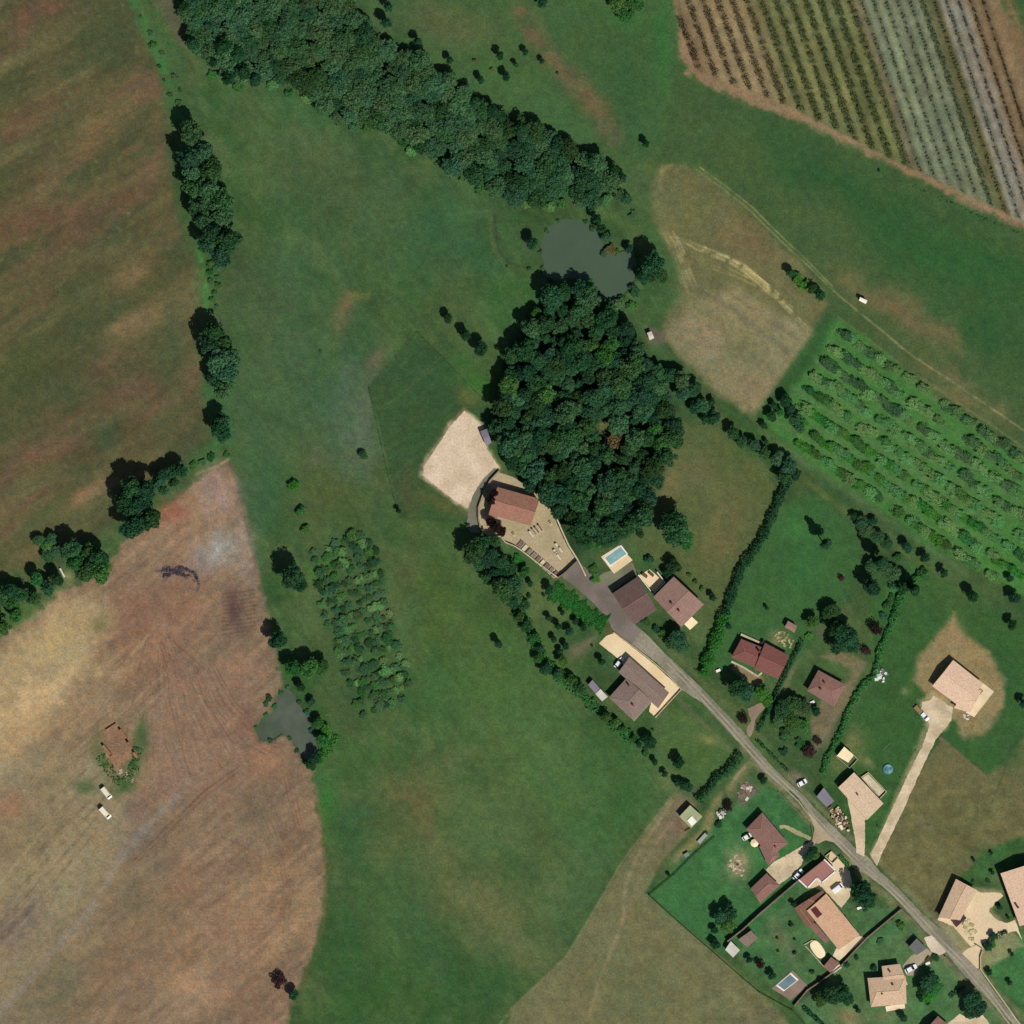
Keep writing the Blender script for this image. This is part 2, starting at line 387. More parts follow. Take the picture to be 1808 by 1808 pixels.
stroke([(372, 690), (395, 770), (360, 815), (330, 830)], 20, (58, 98, 52), 8, .7); stroke([(395, 700), (410, 780)], 16, (60, 96, 60), 8, .7)
poly([(272, 5), (300, -20), (330, 20), (345, 90), (320, 80), (295, 40)], (88, 86, 66), 6, 5, .8)
# ---- central meadow
CM = [(330, 150), (450, 165), (600, 220), (760, 300), (880, 370), (905, 470), (970, 500), (900, 620), (860, 720), (745, 830), (700, 930), (640, 950), (540, 960), (450, 900), (412, 780), (420, 600), (400, 460), (400, 300)]
blob(480, 290, 100, 60, 40, (74, 92, 58), .7); blob(580, 260, 70, 40, 20, (78, 96, 62), .6); blob(680, 360, 70, 40, 20, (70, 92, 54), .5); blob(420, 520, 60, 90, 20, (72, 84, 56), .5); blob(620, 330, 90, 60, 10, (66, 86, 56), .5)
blob(560, 200, 90, 30, 25, (56, 96, 58), .5); blob(800, 420, 90, 70, 10, (50, 88, 54), .6)
blob(612, 540, 14, 26, 20, (112, 100, 68), .8); blob(634, 526, 22, 8, -15, (108, 108, 62), .7); blob(602, 565, 14, 26, 10, (112, 94, 66), .6)
blob(665, 640, 15, 34, 25, (110, 94, 72), .8); blob(645, 720, 12, 40, 5, (98, 94, 72), .6)
blob(610, 720, 60, 110, 12, (76, 98, 76), .75); blob(560, 690, 40, 70, 0, (58, 88, 66), .5); blob(630, 800, 50, 50, 0, (80, 98, 76), .5)
blob(640, 770, 26, 70, 0, (92, 104, 86), .55); blob(560, 810, 30, 20, -30, (96, 98, 76), .5); blob(400, 680, 40, 60, 0, (60, 92, 60), .5)
blob(590, 870, 80, 50, -20, (76, 88, 50), .7); blob(460, 850, 40, 90, 0, (54, 86, 58), .6)
stroke([(790, 380), (860, 372)], 3, (76, 100, 62), 3, .6); stroke([(872, 380), (880, 440), (900, 465), (935, 474)], 3, (58, 60, 44), 2.5, .7)
stroke([(864, 384), (872, 440), (892, 470), (940, 482)], 5, (88, 94, 58), 4, .6)
PAD = [(738, 588), (852, 705), (862, 740), (820, 730), (790, 765), (748, 824), (747, 840), (820, 900), (830, 925), (705, 915), (692, 850), (672, 760), (650, 688)]
poly(PAD, (50, 78, 46), 3, 2, .85)
blob(770, 650, 50, 50, 0, (46, 76, 50), .5); blob(830, 700, 26, 18, 40, (98, 92, 52), .7); blob(720, 860, 20, 60, -10, (80, 74, 48), .55); blob(780, 890, 50, 12, 25, (92, 88, 50), .7)
streaks(PAD, -40, 60, 6, 0, seed=52, soft=6, col=(84, 92, 52), al=.28)
blob(820, 650, 40, 30, 45, (56, 100, 46), .5); blob(850, 680, 30, 30, 40, (54, 104, 44), .6)
# orchard floor and meadow below
poly([(540, 965), (650, 935), (675, 1010), (690, 1110), (725, 1190), (715, 1250), (590, 1285), (570, 1180), (560, 1060)], (66, 88, 52), 12, 8, .8)
blob(680, 1080, 20, 30, 0, (98, 92, 66), .6); blob(560, 1010, 26, 14, -20, (62, 116, 42), .7); blob(660, 1160, 20, 12, 0, (62, 112, 46), .6)
blob(780, 1060, 60, 130, -10, (70, 92, 44), .6); blob(720, 1000, 30, 60, 0, (82, 88, 56), .5); blob(860, 1130, 60, 80, -20, (68, 96, 46), .5)
blob(850, 1230, 90, 50, 20, (60, 96, 46), .5); blob(1050, 1340, 60, 60, 30, (52, 92, 48), .6); blob(800, 1340, 60, 30, -10, (92, 96, 62), .6)
blob(720, 1400, 60, 30, 10, (104, 92, 58), .6); blob(740, 1440, 26, 34, 10, (110, 88, 56), .6); blob(690, 1500, 40, 60, 20, (94, 98, 58), .6); blob(800, 1400, 50, 30, 30, (88, 100, 58), .6); blob(870, 1400, 50, 40, 0, (84, 100, 56), .5); blob(760, 1470, 14, 30, 0, (100, 80, 56), .6); blob(700, 1470, 60, 60, 30, (92, 96, 58), .6); blob(760, 1530, 60, 60, 30, (88, 100, 62), .6)
blob(820, 1580, 80, 50, 45, (104, 106, 66), .7); blob(880, 1620, 60, 40, 45, (108, 106, 68), .7); blob(790, 1500, 40, 30, 0, (100, 104, 64), .6); blob(620, 1760, 60, 40, 0, (60, 94, 48), .6); blob(560, 1560, 20, 120, 0, (50, 88, 46), .5); blob(900, 1660, 90, 60, 40, (96, 102, 66), .8); blob(690, 1750, 90, 70, 0, (46, 82, 40), .7); blob(860, 1740, 60, 60, 0, (44, 82, 42), .7)
blob(620, 1480, 40, 60, 0, (46, 84, 48), .7); blob(620, 1640, 50, 80, 0, (48, 86, 44), .6); blob(760, 1650, 80, 50, 30, (52, 88, 50), .6); blob(960, 1480, 60, 60, 0, (66, 84, 46), .5)
blob(1060, 1450, 70, 60, 0, (66, 102, 58), .7); blob(900, 1300, 120, 70, 40, (72, 100, 56), .7); blob(1000, 1400, 80, 60, 0, (74, 104, 58), .6); blob(860, 1480, 90, 60, 30, (84, 104, 62), .6); blob(980, 1560, 60, 80, 40, (88, 106, 66), .6); blob(700, 1560, 60, 90, 0, (58, 92, 52), .5); blob(940, 1180, 70, 80, 0, (66, 100, 50), .6); blob(760, 1240, 60, 60, 0, (58, 94, 50), .6); blob(580, 1410, 20, 50, 0, (50, 108, 44), .7); blob(1100, 1420, 40, 60, 40, (44, 84, 42), .5); blob(640, 1330, 60, 24, 0, (60, 98, 50), .5)
poly([(880, 1868), (905, 1780), (1000, 1690), (1060, 1590), (1110, 1510), (1165, 1430), (1195, 1398), (1230, 1420), (1215, 1470), (1170, 1520), (1140, 1575), (1200, 1630), (1290, 1705), (1380, 1790), (1440, 1868)], (106, 106, 74), 4, 3)
blob(1120, 1760, 120, 80, 20, (94, 100, 66), .6); blob(1000, 1780, 60, 40, 0, (112, 108, 78), .5); blob(1190, 1460, 26, 60, 35, (118, 98, 80), .8)
stroke([(1185, 1415), (1130, 1500), (1105, 1560), (1100, 1620), (1070, 1700), (1040, 1790)], 5, (140, 126, 96), 4, .6)
stroke([(1196, 1440), (1142, 1510), (1118, 1580), (1075, 1690)], 4, (134, 120, 92), 4, .5)
stroke([(1190, 1400), (1100, 1520), (1000, 1688), (905, 1780), (860, 1840)], 3, (128, 124, 86), 2, .7)
# ---- bare south-west field
BF = [(405, 812), (418, 850), (432, 905), (447, 975), (460, 1040), (478, 1110), (490, 1180), (505, 1220), (540, 1330), (556, 1390), (563, 1450), (574, 1530), (570, 1610), (545, 1690), (520, 1750), (508, 1808), (505, 1870), (-60, 1870), (-60, 1160), (0, 1128), (60, 1090), (115, 1040), (190, 1010), (215, 960), (275, 905), (340, 855)]
poly(BF, (136, 114, 90), 6, 8)
streaks(BF, -45, 200, 40, .10, seed=61, soft=5); streaks(BF, -38, 150, 50, 0, seed=63, col=(122, 104, 84), al=.6); streaks(BF, -38, 90, 14, .13, seed=66, soft=5); streaks(BF, -42, 60, 7, .12, seed=67, soft=5)
blob(120, 1500, 200, 180, -45, (126, 116, 90), .75, .3)
streaks(BF, -42, 160, 60, 0, seed=68, col=(158, 132, 98), al=.5)
poly([(-40, 1180), (40, 1110), (110, 1050), (180, 1050), (198, 1100), (160, 1160), (110, 1230), (60, 1300), (20, 1380), (-40, 1420)], (172, 152, 112), 26, 14, .85)
poly([(-40, 1400), (60, 1310), (170, 1340), (230, 1420), (240, 1500), (160, 1600), (60, 1720), (-40, 1860)], (146, 134, 104), 30, 14, .8)
blob(60, 1780, 120, 60, -40, (128, 118, 92), .7)
poly([(215, 1340), (300, 1180), (420, 1160), (470, 1300), (400, 1420), (290, 1420)], (140, 112, 94), 26, 12, .6)
for a in ((60, 1230, 150, 26, -38, (190, 164, 122), .9), (110, 1130, 90, 26, -30, (178, 156, 110), .85), (20, 1310, 90, 24, -38, (170, 146, 108), .7), (160, 1190, 40, 18, -60, (158, 138, 98), .6),
          (300, 905, 34, 26, -20, (142, 96, 76), .8), (380, 870, 40, 44, 0, (168, 140, 128), .8), (384, 972, 50, 36, -25, (158, 158, 150), .9), (350, 1000, 40, 20, -20, (140, 140, 138), .6), (430, 960, 14, 70, -15, (150, 134, 120), .5),
          (250, 1080, 70, 60, 0, (138, 100, 82), .6), (300, 1150, 90, 40, -50, (142, 106, 86), .6), (415, 1075, 16, 44, -8, (94, 72, 68), .8), (330, 1040, 60, 60, 0, (144, 104, 84), .5), (440, 1180, 30, 30, 0, (150, 118, 98), .6),
          (180, 1100, 20, 14, 0, (110, 110, 70), .6), (100, 1360, 130, 26, -42, (128, 116, 88), .7), (60, 1480, 120, 50, -42, (132, 116, 86), .8), (30, 1560, 100, 20, -45, (150, 136, 100), .6), (20, 1640, 60, 40, -40, (112, 96, 86), .8),
          (240, 1490, 60, 24, -45, (116, 98, 86), .7), (460, 1430, 60, 40, -20, (110, 98, 80), .6), (250, 1430, 20, 40, 40, (124, 98, 88), .6), (110, 1740, 80, 60, -40, (104, 102, 76), .6), (240, 1680, 90, 60, -20, (134, 108, 82), .6),
          (260, 1600, 50, 40, 0, (104, 100, 74), .6), (420, 1740, 90, 50, 0, (132, 100, 80), .5), (340, 1560, 90, 40, -15, (134, 104, 82), .5), (400, 1640, 90, 40, -15, (152, 118, 92), .6), (330, 1740, 60, 40, 0, (170, 140, 108), .6),
          (10, 1420, 50, 40, 0, (150, 110, 88), .6), (170, 1570, 60, 14, -45, (140, 120, 84), .5), (440, 1280, 40, 30, 0, (126, 98, 82), .5), (470, 1350, 40, 40, 0, (150, 112, 88), .6)): blob(*a)
stroke([(-40, 1830), (60, 1720), (130, 1640), (180, 1570), (210, 1520), (240, 1480), (300, 1420), (330, 1380)], 12, (142, 134, 122), 8, .6)
stroke([(-30, 1600), (80, 1460), (180, 1330)], 4, (178, 160, 118), 3, .4)
stroke([(236, 1518), (300, 1455), (360, 1398), (425, 1350)], 2.5, (100, 70, 56), 1.5, .6); stroke([(243, 1520), (306, 1460), (366, 1404), (430, 1356)], 2.5, (104, 74, 60), 1.5, .5)
stroke([(260, 1440), (340, 1460), (420, 1490), (470, 1520)], 3, (118, 88, 70), 2, .4)
for k in range(12): tracks([(266 + k * 3, 1120), (250 + 12 * k, 1180), (238 + 16 * k, 1240), (224 + 24 * k, 1310), (216 + 28 * k + (k * 37) % 23, 1370 - abs(k - 4) * 8)], 2, 6, 2.2, (110, 84, 70), .55, 200 + k)
for k in range(8): tracks([(276 + k * 4, 1130), (266 + 11 * k, 1190), (262 + 17 * k, 1260), (250 + 26 * k, 1350)], 2, 8, 2, (162, 134, 108), .45, 230 + k)
for k in range(7): stroke([(262, 1120), (230 - 14 * k, 1180 + 12 * k), (180 - 26 * k, 1270 + 26 * k)], 2.4, (160, 138, 104), 2, .45)
for k in range(5): tracks([(440 + 8 * k, 1400), (470 + 8 * k, 1470), (500 + 5 * k, 1560), (500, 1650)], 3, 10, 1.4, (116, 88, 70), .5, 60 + k)
for k in range(16): tracks([(-20 + 10 * k, 1700 - 26 * k), (60 + 12 * k, 1610 - 26 * k), (150 + 12 * k, 1500 - 24 * k)], 3, 14, 1.5, ((158, 144, 112), (106, 96, 76))[k % 2], .45, 80 + k)
for k in range(12): tracks([(330 + 10 * k, 1500 + 14 * k), (420 + 6 * k, 1480 + 16 * k), (520, 1470 + 18 * k)], 3, 10, 1.3, (112, 86, 68), .35, 120 + k)
for k in range(22): tracks([(-20, 60 + 40 * k), (90, 0 + 40 * k), (200, -66 + 40 * k), (280, -112 + 40 * k)], 2, 14, 1.4, ((116, 98, 70), (76, 68, 48))[k % 2], .3, 160 + k)
for k in range(11):
    y0 = 1046 + k * 7; stroke([(394, y0 + 3), (424, y0), (450, y0 - 5)], 2.2, (92, 70, 64), 1.5, .6)
for a in ([(276, 1008), (300, 1004), (330, 1008)], [(285, 1028), (300, 1012), (325, 1004), (345, 1012)], [(340, 1010), (352, 1030), (348, 1048)], [(290, 1000), (320, 1015)]): stroke(a, 4, (74, 66, 76), 3, .75)
for k in range(3): stroke([(498 + 7 * k, 1360), (512 + 7 * k, 1420), (530 + 6 * k, 1490)], 2, (118, 82, 66), 1.5, .5)
stroke([(556, 1400), (566, 1450), (578, 1530), (574, 1610), (552, 1690), (528, 1760)], 6, (84, 82, 50), 4, .6)
stroke([(405, 812), (420, 860), (447, 970), (470, 1080), (492, 1180)], 5, (96, 94, 80), 5, .5)
stroke([(345, 838), (360, 832), (385, 824), (404, 812)], 4, (150, 132, 100), 2, .8)
for a in ((180, 1330, 14, 26, -15), (238, 1330, 14, 40, 10), (215, 1385, 28, 18, -30), (150, 1390, 18, 12, 0), (250, 1300, 12, 30, 0)): blob(*a, (72, 98, 56), .9)
blob(206, 1330, 34, 48, -15, (96, 102, 66), .6)
poly([(186, 1283), (204, 1274), (214, 1280), (240, 1330), (222, 1350), (208, 1362), (186, 1330)], (148, 116, 90), 4, 6, .9)
blob(116, 1016, 14, 14, 0, (150, 138, 96), .7)
G_ = seg_dist(X, Y, BF, True); G *= (1 - .06 * _sm(.5 - G_ / 8))[..., None]
# ---- around the pond and wood
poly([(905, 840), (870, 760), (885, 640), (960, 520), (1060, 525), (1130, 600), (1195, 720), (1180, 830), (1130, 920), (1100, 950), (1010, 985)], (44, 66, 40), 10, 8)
blob(1070, 752, 18, 12, 20, (104, 102, 66), .8); blob(1088, 778, 18, 16, 40, (122, 96, 70), .8)
stroke([(1110, 350), (1150, 420), (1185, 480), (1190, 520), (1150, 560)], 26, (60, 92, 52), 14, .6); blob(965, 500, 22, 10, 20, (104, 96, 70), .8)
blob(920, 500, 50, 30, 0, (56, 98, 48), .5); blob(900, 560, 50, 40, 0, (56, 96, 50), .6)
poly([(1140, 575), (1175, 590), (1172, 610), (1145, 605)], (100, 90, 80), 3, 2, .8)
# ---- enclosed field and gardens
poly([(1255, 1460), (1330, 1392), (1376, 1398), (1436, 1462), (1410, 1500), (1420, 1555), (1340, 1650), (1290, 1690), (1240, 1660), (1146, 1580)], (58, 102, 58), 6, 5)
poly([(1420, 1560), (1520, 1600), (1590, 1605), (1530, 1655), (1430, 1745), (1396, 1768), (1300, 1690), (1340, 1640)], (70, 102, 62), 6, 5)
poly([(1590, 1608), (1660, 1680), (1740, 1760), (1790, 1812), (1440, 1830), (1405, 1776), (1484, 1706)], (76, 106, 66), 6, 5)
poly([(1735, 1700), (1745, 1665), (1790, 1640), (1860, 1690), (1860, 1860)], (62, 108, 60), 6, 5)
EF = [(1190, 740), (1280, 760), (1350, 820), (1372, 870), (1340, 950), (1300, 1000), (1265, 1100), (1240, 1110), (1210, 1040), (1120, 960), (1130, 920), (1180, 840)]
poly(EF, (78, 92, 54), 8, 6)
blob(1290, 900, 50, 60, 20, (96, 96, 60), .8); blob(1180, 850, 26, 40, 20, (104, 98, 66), .8); blob(1265, 960, 40, 60, 20, (100, 96, 62), .8); blob(1220, 830, 40, 50, 0, (104, 98, 66), .6); blob(1340, 790, 40, 24, 30, (50, 88, 44), .6)
poly([(1398, 880), (1440, 875), (1510, 930), (1525, 990), (1480, 1080), (1440, 1130), (1390, 1190), (1300, 1180), (1240, 1190), (1265, 1110), (1300, 1010), (1350, 940)], (56, 92, 50), 8, 6)
blob(1420, 990, 40, 70, 20, (52, 98, 52), .6); blob(1400, 930, 30, 30, 0, (58, 108, 56), .6)

poly([(1530, 1060), (1640, 1010), (1720, 1060), (1860, 1120), (1860, 1560), (1780, 1530), (1600, 1600), (1480, 1440), (1450, 1380), (1500, 1270), (1550, 1190)], (54, 88, 46), 8, 6)
blob(1690, 1060, 60, 30, 20, (66, 88, 48), .7); blob(1580, 1040, 50, 14, -50, (62, 116, 54), .7); blob(1760, 1180, 60, 60, 0, (44, 82, 44), .6)
poly([(1668, 1105), (1684, 1085), (1700, 1118), (1745, 1150), (1772, 1200), (1772, 1250), (1740, 1296), (1700, 1305), (1680, 1260), (1640, 1235), (1610, 1200), (1625, 1155)], (138, 122, 86), 8, 6, .95)
blob(1740, 1180, 24, 16, 40, (128, 110, 76), .6); blob(1735, 1275, 24, 14, -45, (124, 116, 80), .7); blob(1690, 1130, 18, 24, 0, (150, 130, 94), .6); blob(1596, 1222, 8, 8, 0, (132, 122, 84), .7)
poly([(1660, 1305), (1740, 1370), (1775, 1345), (1808, 1300), (1860, 1320), (1860, 1480), (1790, 1480), (1745, 1500), (1700, 1545), (1650, 1630), (1545, 1520), (1600, 1400)], (100, 98, 64), 5, 4)
blob(1700, 1460, 60, 50, 0, (92, 96, 60), .6); stroke([(1660, 1305), (1740, 1372)], 5, (124, 100, 80), 3, .8); blob(1780, 1330, 30, 50, 20, (54, 86, 48), .7); blob(1745, 1525, 30, 30, 0, (60, 96, 54), .7)
stroke([(1790, 1300), (1770, 1370), (1750, 1420)], 2, (62, 66, 46), 2, .6)
blob(1505, 1310, 22, 26, 0, (128, 122, 80), .8); blob(1480, 1350, 20, 24, 0, (96, 104, 62), .7); blob(1530, 1345, 20, 8, 30, (134, 128, 88), .5)
stroke([(1618, 1345), (1580, 1430), (1545, 1500)], 6, (142, 120, 92), 4, .6)
poly([(1200, 1250), (1290, 1320), (1250, 1400), (1200, 1360), (1150, 1300)], (70, 96, 52), 8, 6); blob(1245, 1305, 20, 10, 25, (128, 126, 78), .7); blob(1180, 1380, 26, 20, 20, (104, 110, 70), .6); blob(1215, 1270, 30, 14, 30, (84, 100, 56), .6)
for a in ((1345, 1400, 70, 20, 40), (1290, 1530, 50, 40, 0), (1190, 1590, 40, 30, 30), (1330, 1480, 30, 50, 0), (1350, 1690, 40, 50, 30), (1500, 1650, 50, 24, 40), (1780, 1700, 50, 60, 0), (1650, 1780, 40, 30, 0), (1570, 1640, 40, 20, -40)): blob(*a, (58, 104, 60), .5)
blob(1720, 1650, 20, 40, 40, (70, 90, 52), .5); blob(1385, 1660, 14, 50, -30, (106, 100, 74), .5)
stroke([(1335, 1332), (1300, 1380), (1262, 1420), (1245, 1470), (1190, 1520)], 16, (122, 116, 78), 7, .8); stroke([(1330, 1335), (1290, 1385)], 5, (150, 136, 108), 3, .7)
blob(1318, 1400, 18, 24, 35, (122, 102, 92), .8); blob(1410, 1372, 22, 10, 30, (126, 112, 104), .8); blob(1462, 1290, 10, 30, 20, (124, 112, 88), .6)
blob(1300, 1528, 24, 26, 0, (146, 128, 102), .85)
poly([(1430, 1270), (1450, 1240), (1500, 1200), (1505, 1180), (1450, 1160), (1480, 1150), (1530, 1170), (1500, 1240), (1460, 1300), (1440, 1330)], (116, 104, 80), 5, 4, .85)
blob(1450, 1110, 20, 14, 0, (90, 88, 66), .5); blob(1375, 1130, 18, 18, 0, (118, 116, 80), .8); blob(1395, 1200, 6, 40, 25, (120, 108, 80), .7)
poly([(1296, 1172), (1345, 1195), (1350, 1210), (1330, 1215), (1290, 1180)], (140, 118, 90), 3, 2, .8)
blob(1030, 1140, 26, 10, -30, (120, 104, 86), .9); blob(1015, 1155, 20, 14, 0, (110, 98, 76), .7); blob(960, 1060, 30, 50, -20, (82, 96, 54), .6)
blob(1080, 1120, 16, 8, 30, (124, 84, 56), .7); blob(1040, 1170, 26, 30, 0, (56, 92, 50), .5)
blob(1495, 1800, 26, 14, 20, (142, 118, 88), .8); blob(1560, 1795, 26, 10, 0, (108, 104, 70), .6); blob(1615, 1665, 20, 10, 0, (96, 96, 60), .6)
stroke([(1590, 1560), (1640, 1615), (1700, 1680)], 10, (96, 104, 70), 5, .5)
stroke([(1310, 1322), (1390, 1404), (1432, 1452)], 12, (116, 114, 84), 5, .8); stroke([(1500, 1525), (1560, 1580), (1620, 1636), (1700, 1730), (1790, 1818)], 14, (112, 114, 80), 6, .75); stroke([(1380, 1362), (1430, 1408), (1500, 1478), (1540, 1510), (1640, 1612), (1700, 1676), (1760, 1745), (1808, 1800)], 10, (110, 112, 80), 5, .7)
blob(1500, 1520, 24, 10, 40, (120, 118, 84), .7); streaks([(1240, 1380), (1860, 1380), (1860, 1860), (1240, 1860)], 30, 16, 14, .16, seed=95, soft=10)
stroke([(1200, 1235), (1300, 1335)], 8, (96, 102, 68), 5, .6); stroke([(1160, 1125), (1260, 1222), (1340, 1300)], 9, (88, 98, 62), 5, .6)
# soft dusty margins of the gravel
poly([(819.5, 722), (856, 752), (862, 793), (885, 826), (850, 862), (826, 902), (800, 886), (772, 864), (742, 840), (744, 822), (770, 784), (794, 748)], (196, 178, 150), 5, 5, .9)
stroke([(819, 724), (796, 750), (772, 786), (746, 826)], 10, (98, 84, 60), 6, .5); stroke([(746, 842), (775, 866), (826, 905)], 8, (110, 98, 68), 5, .5)
stroke([(1640, 1280), (1618, 1340), (1582, 1420), (1545, 1510)], 17, (150, 138, 104), 5, .6); poly([(1620, 1235), (1650, 1222), (1690, 1250), (1670, 1292), (1640, 1290)], (160, 146, 112), 5, 5, .8)
poly([(1720, 1566), (1775, 1572), (1750, 1606), (1780, 1634), (1808, 1670), (1735, 1715), (1690, 1680), (1650, 1626)], (150, 138, 104), 5, 4, .7)
# general fine mottling
G *= (1 + .12 * fbm(X, Y, 26, 71) + .22 * fbm(X, Y, 8, 72, 3))[..., None]
G *= 1 + .16 * fbm(X, Y, 6, 73, 2)[..., None] * np.array([1.0, .3, -.4])
G *= (1 + .05 * fbm(X, Y, 50, 75)[..., None] * np.array([1.5, 0, -1.0]))
PONDS = [
 [(958, 424), (966, 405), (985, 393), (1008, 389), (1030, 392), (1046, 402), (1056, 415), (1066, 440), (1085, 448), (1104, 440), (1118, 444), (1124, 462), (1120, 490), (1112, 505), (1092, 528), (1068, 532), (1050, 500), (1030, 492), (1005, 490), (978, 496), (960, 484), (963, 465), (956, 445)],
 [(494, 1222), (506, 1216), (520, 1230), (528, 1245), (540, 1262), (548, 1280), (558, 1310), (562, 1330), (552, 1345), (538, 1340), (526, 1322), (512, 1300), (498, 1294), (478, 1306), (460, 1304), (452, 1286), (462, 1270), (482, 1258), (488, 1240)]]
Zg = np.zeros(X.shape)
for pp in PONDS:
    xs = [p[0] for p in pp]; ys = [p[1] for p in pp]
    sl = _rng(min(xs) - 30, max(xs) + 30, min(ys) - 30, max(ys) + 30)
    d = seg_dist(X[sl], Y[sl], pp, True)
    dz = d + 2.5 * fbm(X[sl], Y[sl], 12, 91) * 2
    Zg[sl] = np.minimum(Zg[sl], -1.3 * _sm(.45 - dz / 9))
    G[sl] = G[sl] * (1 - .6 * _sm((-d + 12) / 14)[..., None]) + np.array([50, 76, 42]) * .6 * _sm((-d + 12) / 14)[..., None]
    G[sl] = G[sl] * (1 - .7 * _sm((-d + 1) / 5)[..., None]) + np.array([66, 74, 50]) * .7 * _sm((-d + 1) / 5)[..., None]
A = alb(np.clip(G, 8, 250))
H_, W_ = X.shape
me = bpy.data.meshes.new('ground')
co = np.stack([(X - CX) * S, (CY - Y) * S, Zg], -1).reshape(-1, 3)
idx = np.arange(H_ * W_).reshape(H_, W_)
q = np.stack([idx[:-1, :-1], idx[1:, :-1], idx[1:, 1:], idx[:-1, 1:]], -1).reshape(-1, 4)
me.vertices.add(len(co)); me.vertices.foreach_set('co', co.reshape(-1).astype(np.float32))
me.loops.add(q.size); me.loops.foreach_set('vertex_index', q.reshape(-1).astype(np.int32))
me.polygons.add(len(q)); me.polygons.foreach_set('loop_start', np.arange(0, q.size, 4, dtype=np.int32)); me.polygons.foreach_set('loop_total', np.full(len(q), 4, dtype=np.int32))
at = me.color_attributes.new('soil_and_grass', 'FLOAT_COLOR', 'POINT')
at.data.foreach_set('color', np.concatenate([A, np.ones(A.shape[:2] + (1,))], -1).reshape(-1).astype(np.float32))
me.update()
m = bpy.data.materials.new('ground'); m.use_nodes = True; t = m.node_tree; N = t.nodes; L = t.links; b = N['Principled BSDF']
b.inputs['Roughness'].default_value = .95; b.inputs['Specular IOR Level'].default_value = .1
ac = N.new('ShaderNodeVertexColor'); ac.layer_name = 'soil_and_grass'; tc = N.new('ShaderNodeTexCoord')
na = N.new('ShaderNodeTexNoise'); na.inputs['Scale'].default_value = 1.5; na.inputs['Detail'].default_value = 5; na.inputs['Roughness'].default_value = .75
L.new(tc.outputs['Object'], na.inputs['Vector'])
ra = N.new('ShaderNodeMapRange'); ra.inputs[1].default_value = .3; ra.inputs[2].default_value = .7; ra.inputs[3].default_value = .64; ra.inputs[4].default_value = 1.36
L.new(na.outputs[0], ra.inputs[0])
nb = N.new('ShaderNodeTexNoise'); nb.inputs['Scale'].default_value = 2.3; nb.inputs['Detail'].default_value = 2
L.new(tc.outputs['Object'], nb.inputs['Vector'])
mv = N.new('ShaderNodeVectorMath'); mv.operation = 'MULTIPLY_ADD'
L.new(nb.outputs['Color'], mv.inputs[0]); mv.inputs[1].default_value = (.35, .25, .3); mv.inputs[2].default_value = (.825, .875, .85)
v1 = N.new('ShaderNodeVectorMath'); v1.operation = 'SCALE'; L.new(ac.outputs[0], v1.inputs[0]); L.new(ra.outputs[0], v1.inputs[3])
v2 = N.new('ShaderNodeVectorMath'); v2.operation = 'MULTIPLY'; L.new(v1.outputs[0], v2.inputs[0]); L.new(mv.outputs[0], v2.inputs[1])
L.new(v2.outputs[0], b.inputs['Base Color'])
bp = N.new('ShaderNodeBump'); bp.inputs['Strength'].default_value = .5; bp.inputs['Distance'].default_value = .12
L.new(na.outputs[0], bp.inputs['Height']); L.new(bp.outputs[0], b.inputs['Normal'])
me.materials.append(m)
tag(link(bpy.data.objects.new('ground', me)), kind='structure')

def sheet(name, pts, z, material, jit=.5, step=4.0, kind='structure'):
    rr = random.Random(len(pts) * 13 + int(pts[0][0])); out = []
    n = len(pts)
    for i in range(n):
        (x0, y0), (x1, y1) = pts[i], pts[(i + 1) % n]; l = math.hypot(x1 - x0, y1 - y0); k = max(1, int(l / step))
        for j in range(k):
            t = j / k; out.append((x0 + (x1 - x0) * t + rr.uniform(-jit, jit), y0 + (y1 - y0) * t + rr.uniform(-jit, jit)))
    w = [W(*p) for p in out]
    tri = tessellate_polygon([[Vector((a, b, 0)) for a, b in w]])
    vs = [(a, b, z) for a, b in w]; fs = []
    for t3 in tri:
        a, b, c = [Vector(vs[i]) for i in t3]
        fs.append(t3 if (b - a).cross(c - a).z > 0 else t3[::-1])
    o = MB().add(vs, fs).build(name, material)
    return tag(o, kind=kind)

# ponds
m = bpy.data.materials.new('pond water'); m.use_nodes = True; t = m.node_tree; b = t.nodes['Principled BSDF']
b.inputs['Roughness'].default_value = .12; b.inputs['IOR'].default_value = 1.33
n = t.nodes.new('ShaderNodeTexNoise'); n.inputs['Scale'].default_value = .07; n.inputs['Detail'].default_value = 6; n.inputs['Roughness'].default_value = .7
tcn = t.nodes.new('ShaderNodeTexCoord'); t.links.new(tcn.outputs['Object'], n.inputs['Vector'])
mx = t.nodes.new('ShaderNodeMix'); mx.data_type = 'RGBA'; mx.inputs[6].default_value = (*alb((62, 80, 62)), 1); mx.inputs[7].default_value = (*alb((78, 96, 78)), 1)
t.links.new(n.outputs[0], mx.inputs[0]); t.links.new(mx.outputs[2], b.inputs['Base Color'])
n2 = t.nodes.new('ShaderNodeTexNoise'); n2.inputs['Scale'].default_value = 1.5; t.links.new(tcn.outputs['Object'], n2.inputs['Vector'])
bp = t.nodes.new('ShaderNodeBump'); bp.inputs['Strength'].default_value = .2; bp.inputs['Distance'].default_value = .03
t.links.new(n2.outputs[0], bp.inputs['Height']); t.links.new(bp.outputs[0], b.inputs['Normal'])
POND_MAT = m
POND2 = mat('grey pond water', (84, 92, 80), .12, .12, .3, .06, rgb2=(70, 84, 66))
for pp, mm in zip(PONDS, (POND_MAT, POND2)):
    cx = sum(p[0] for p in pp) / len(pp); cy = sum(p[1] for p in pp) / len(pp)
    sheet('pond_water', [(cx + (x - cx) * 1.1, cy + (y - cy) * 1.1) for x, y in pp], -.30, mm, .6)

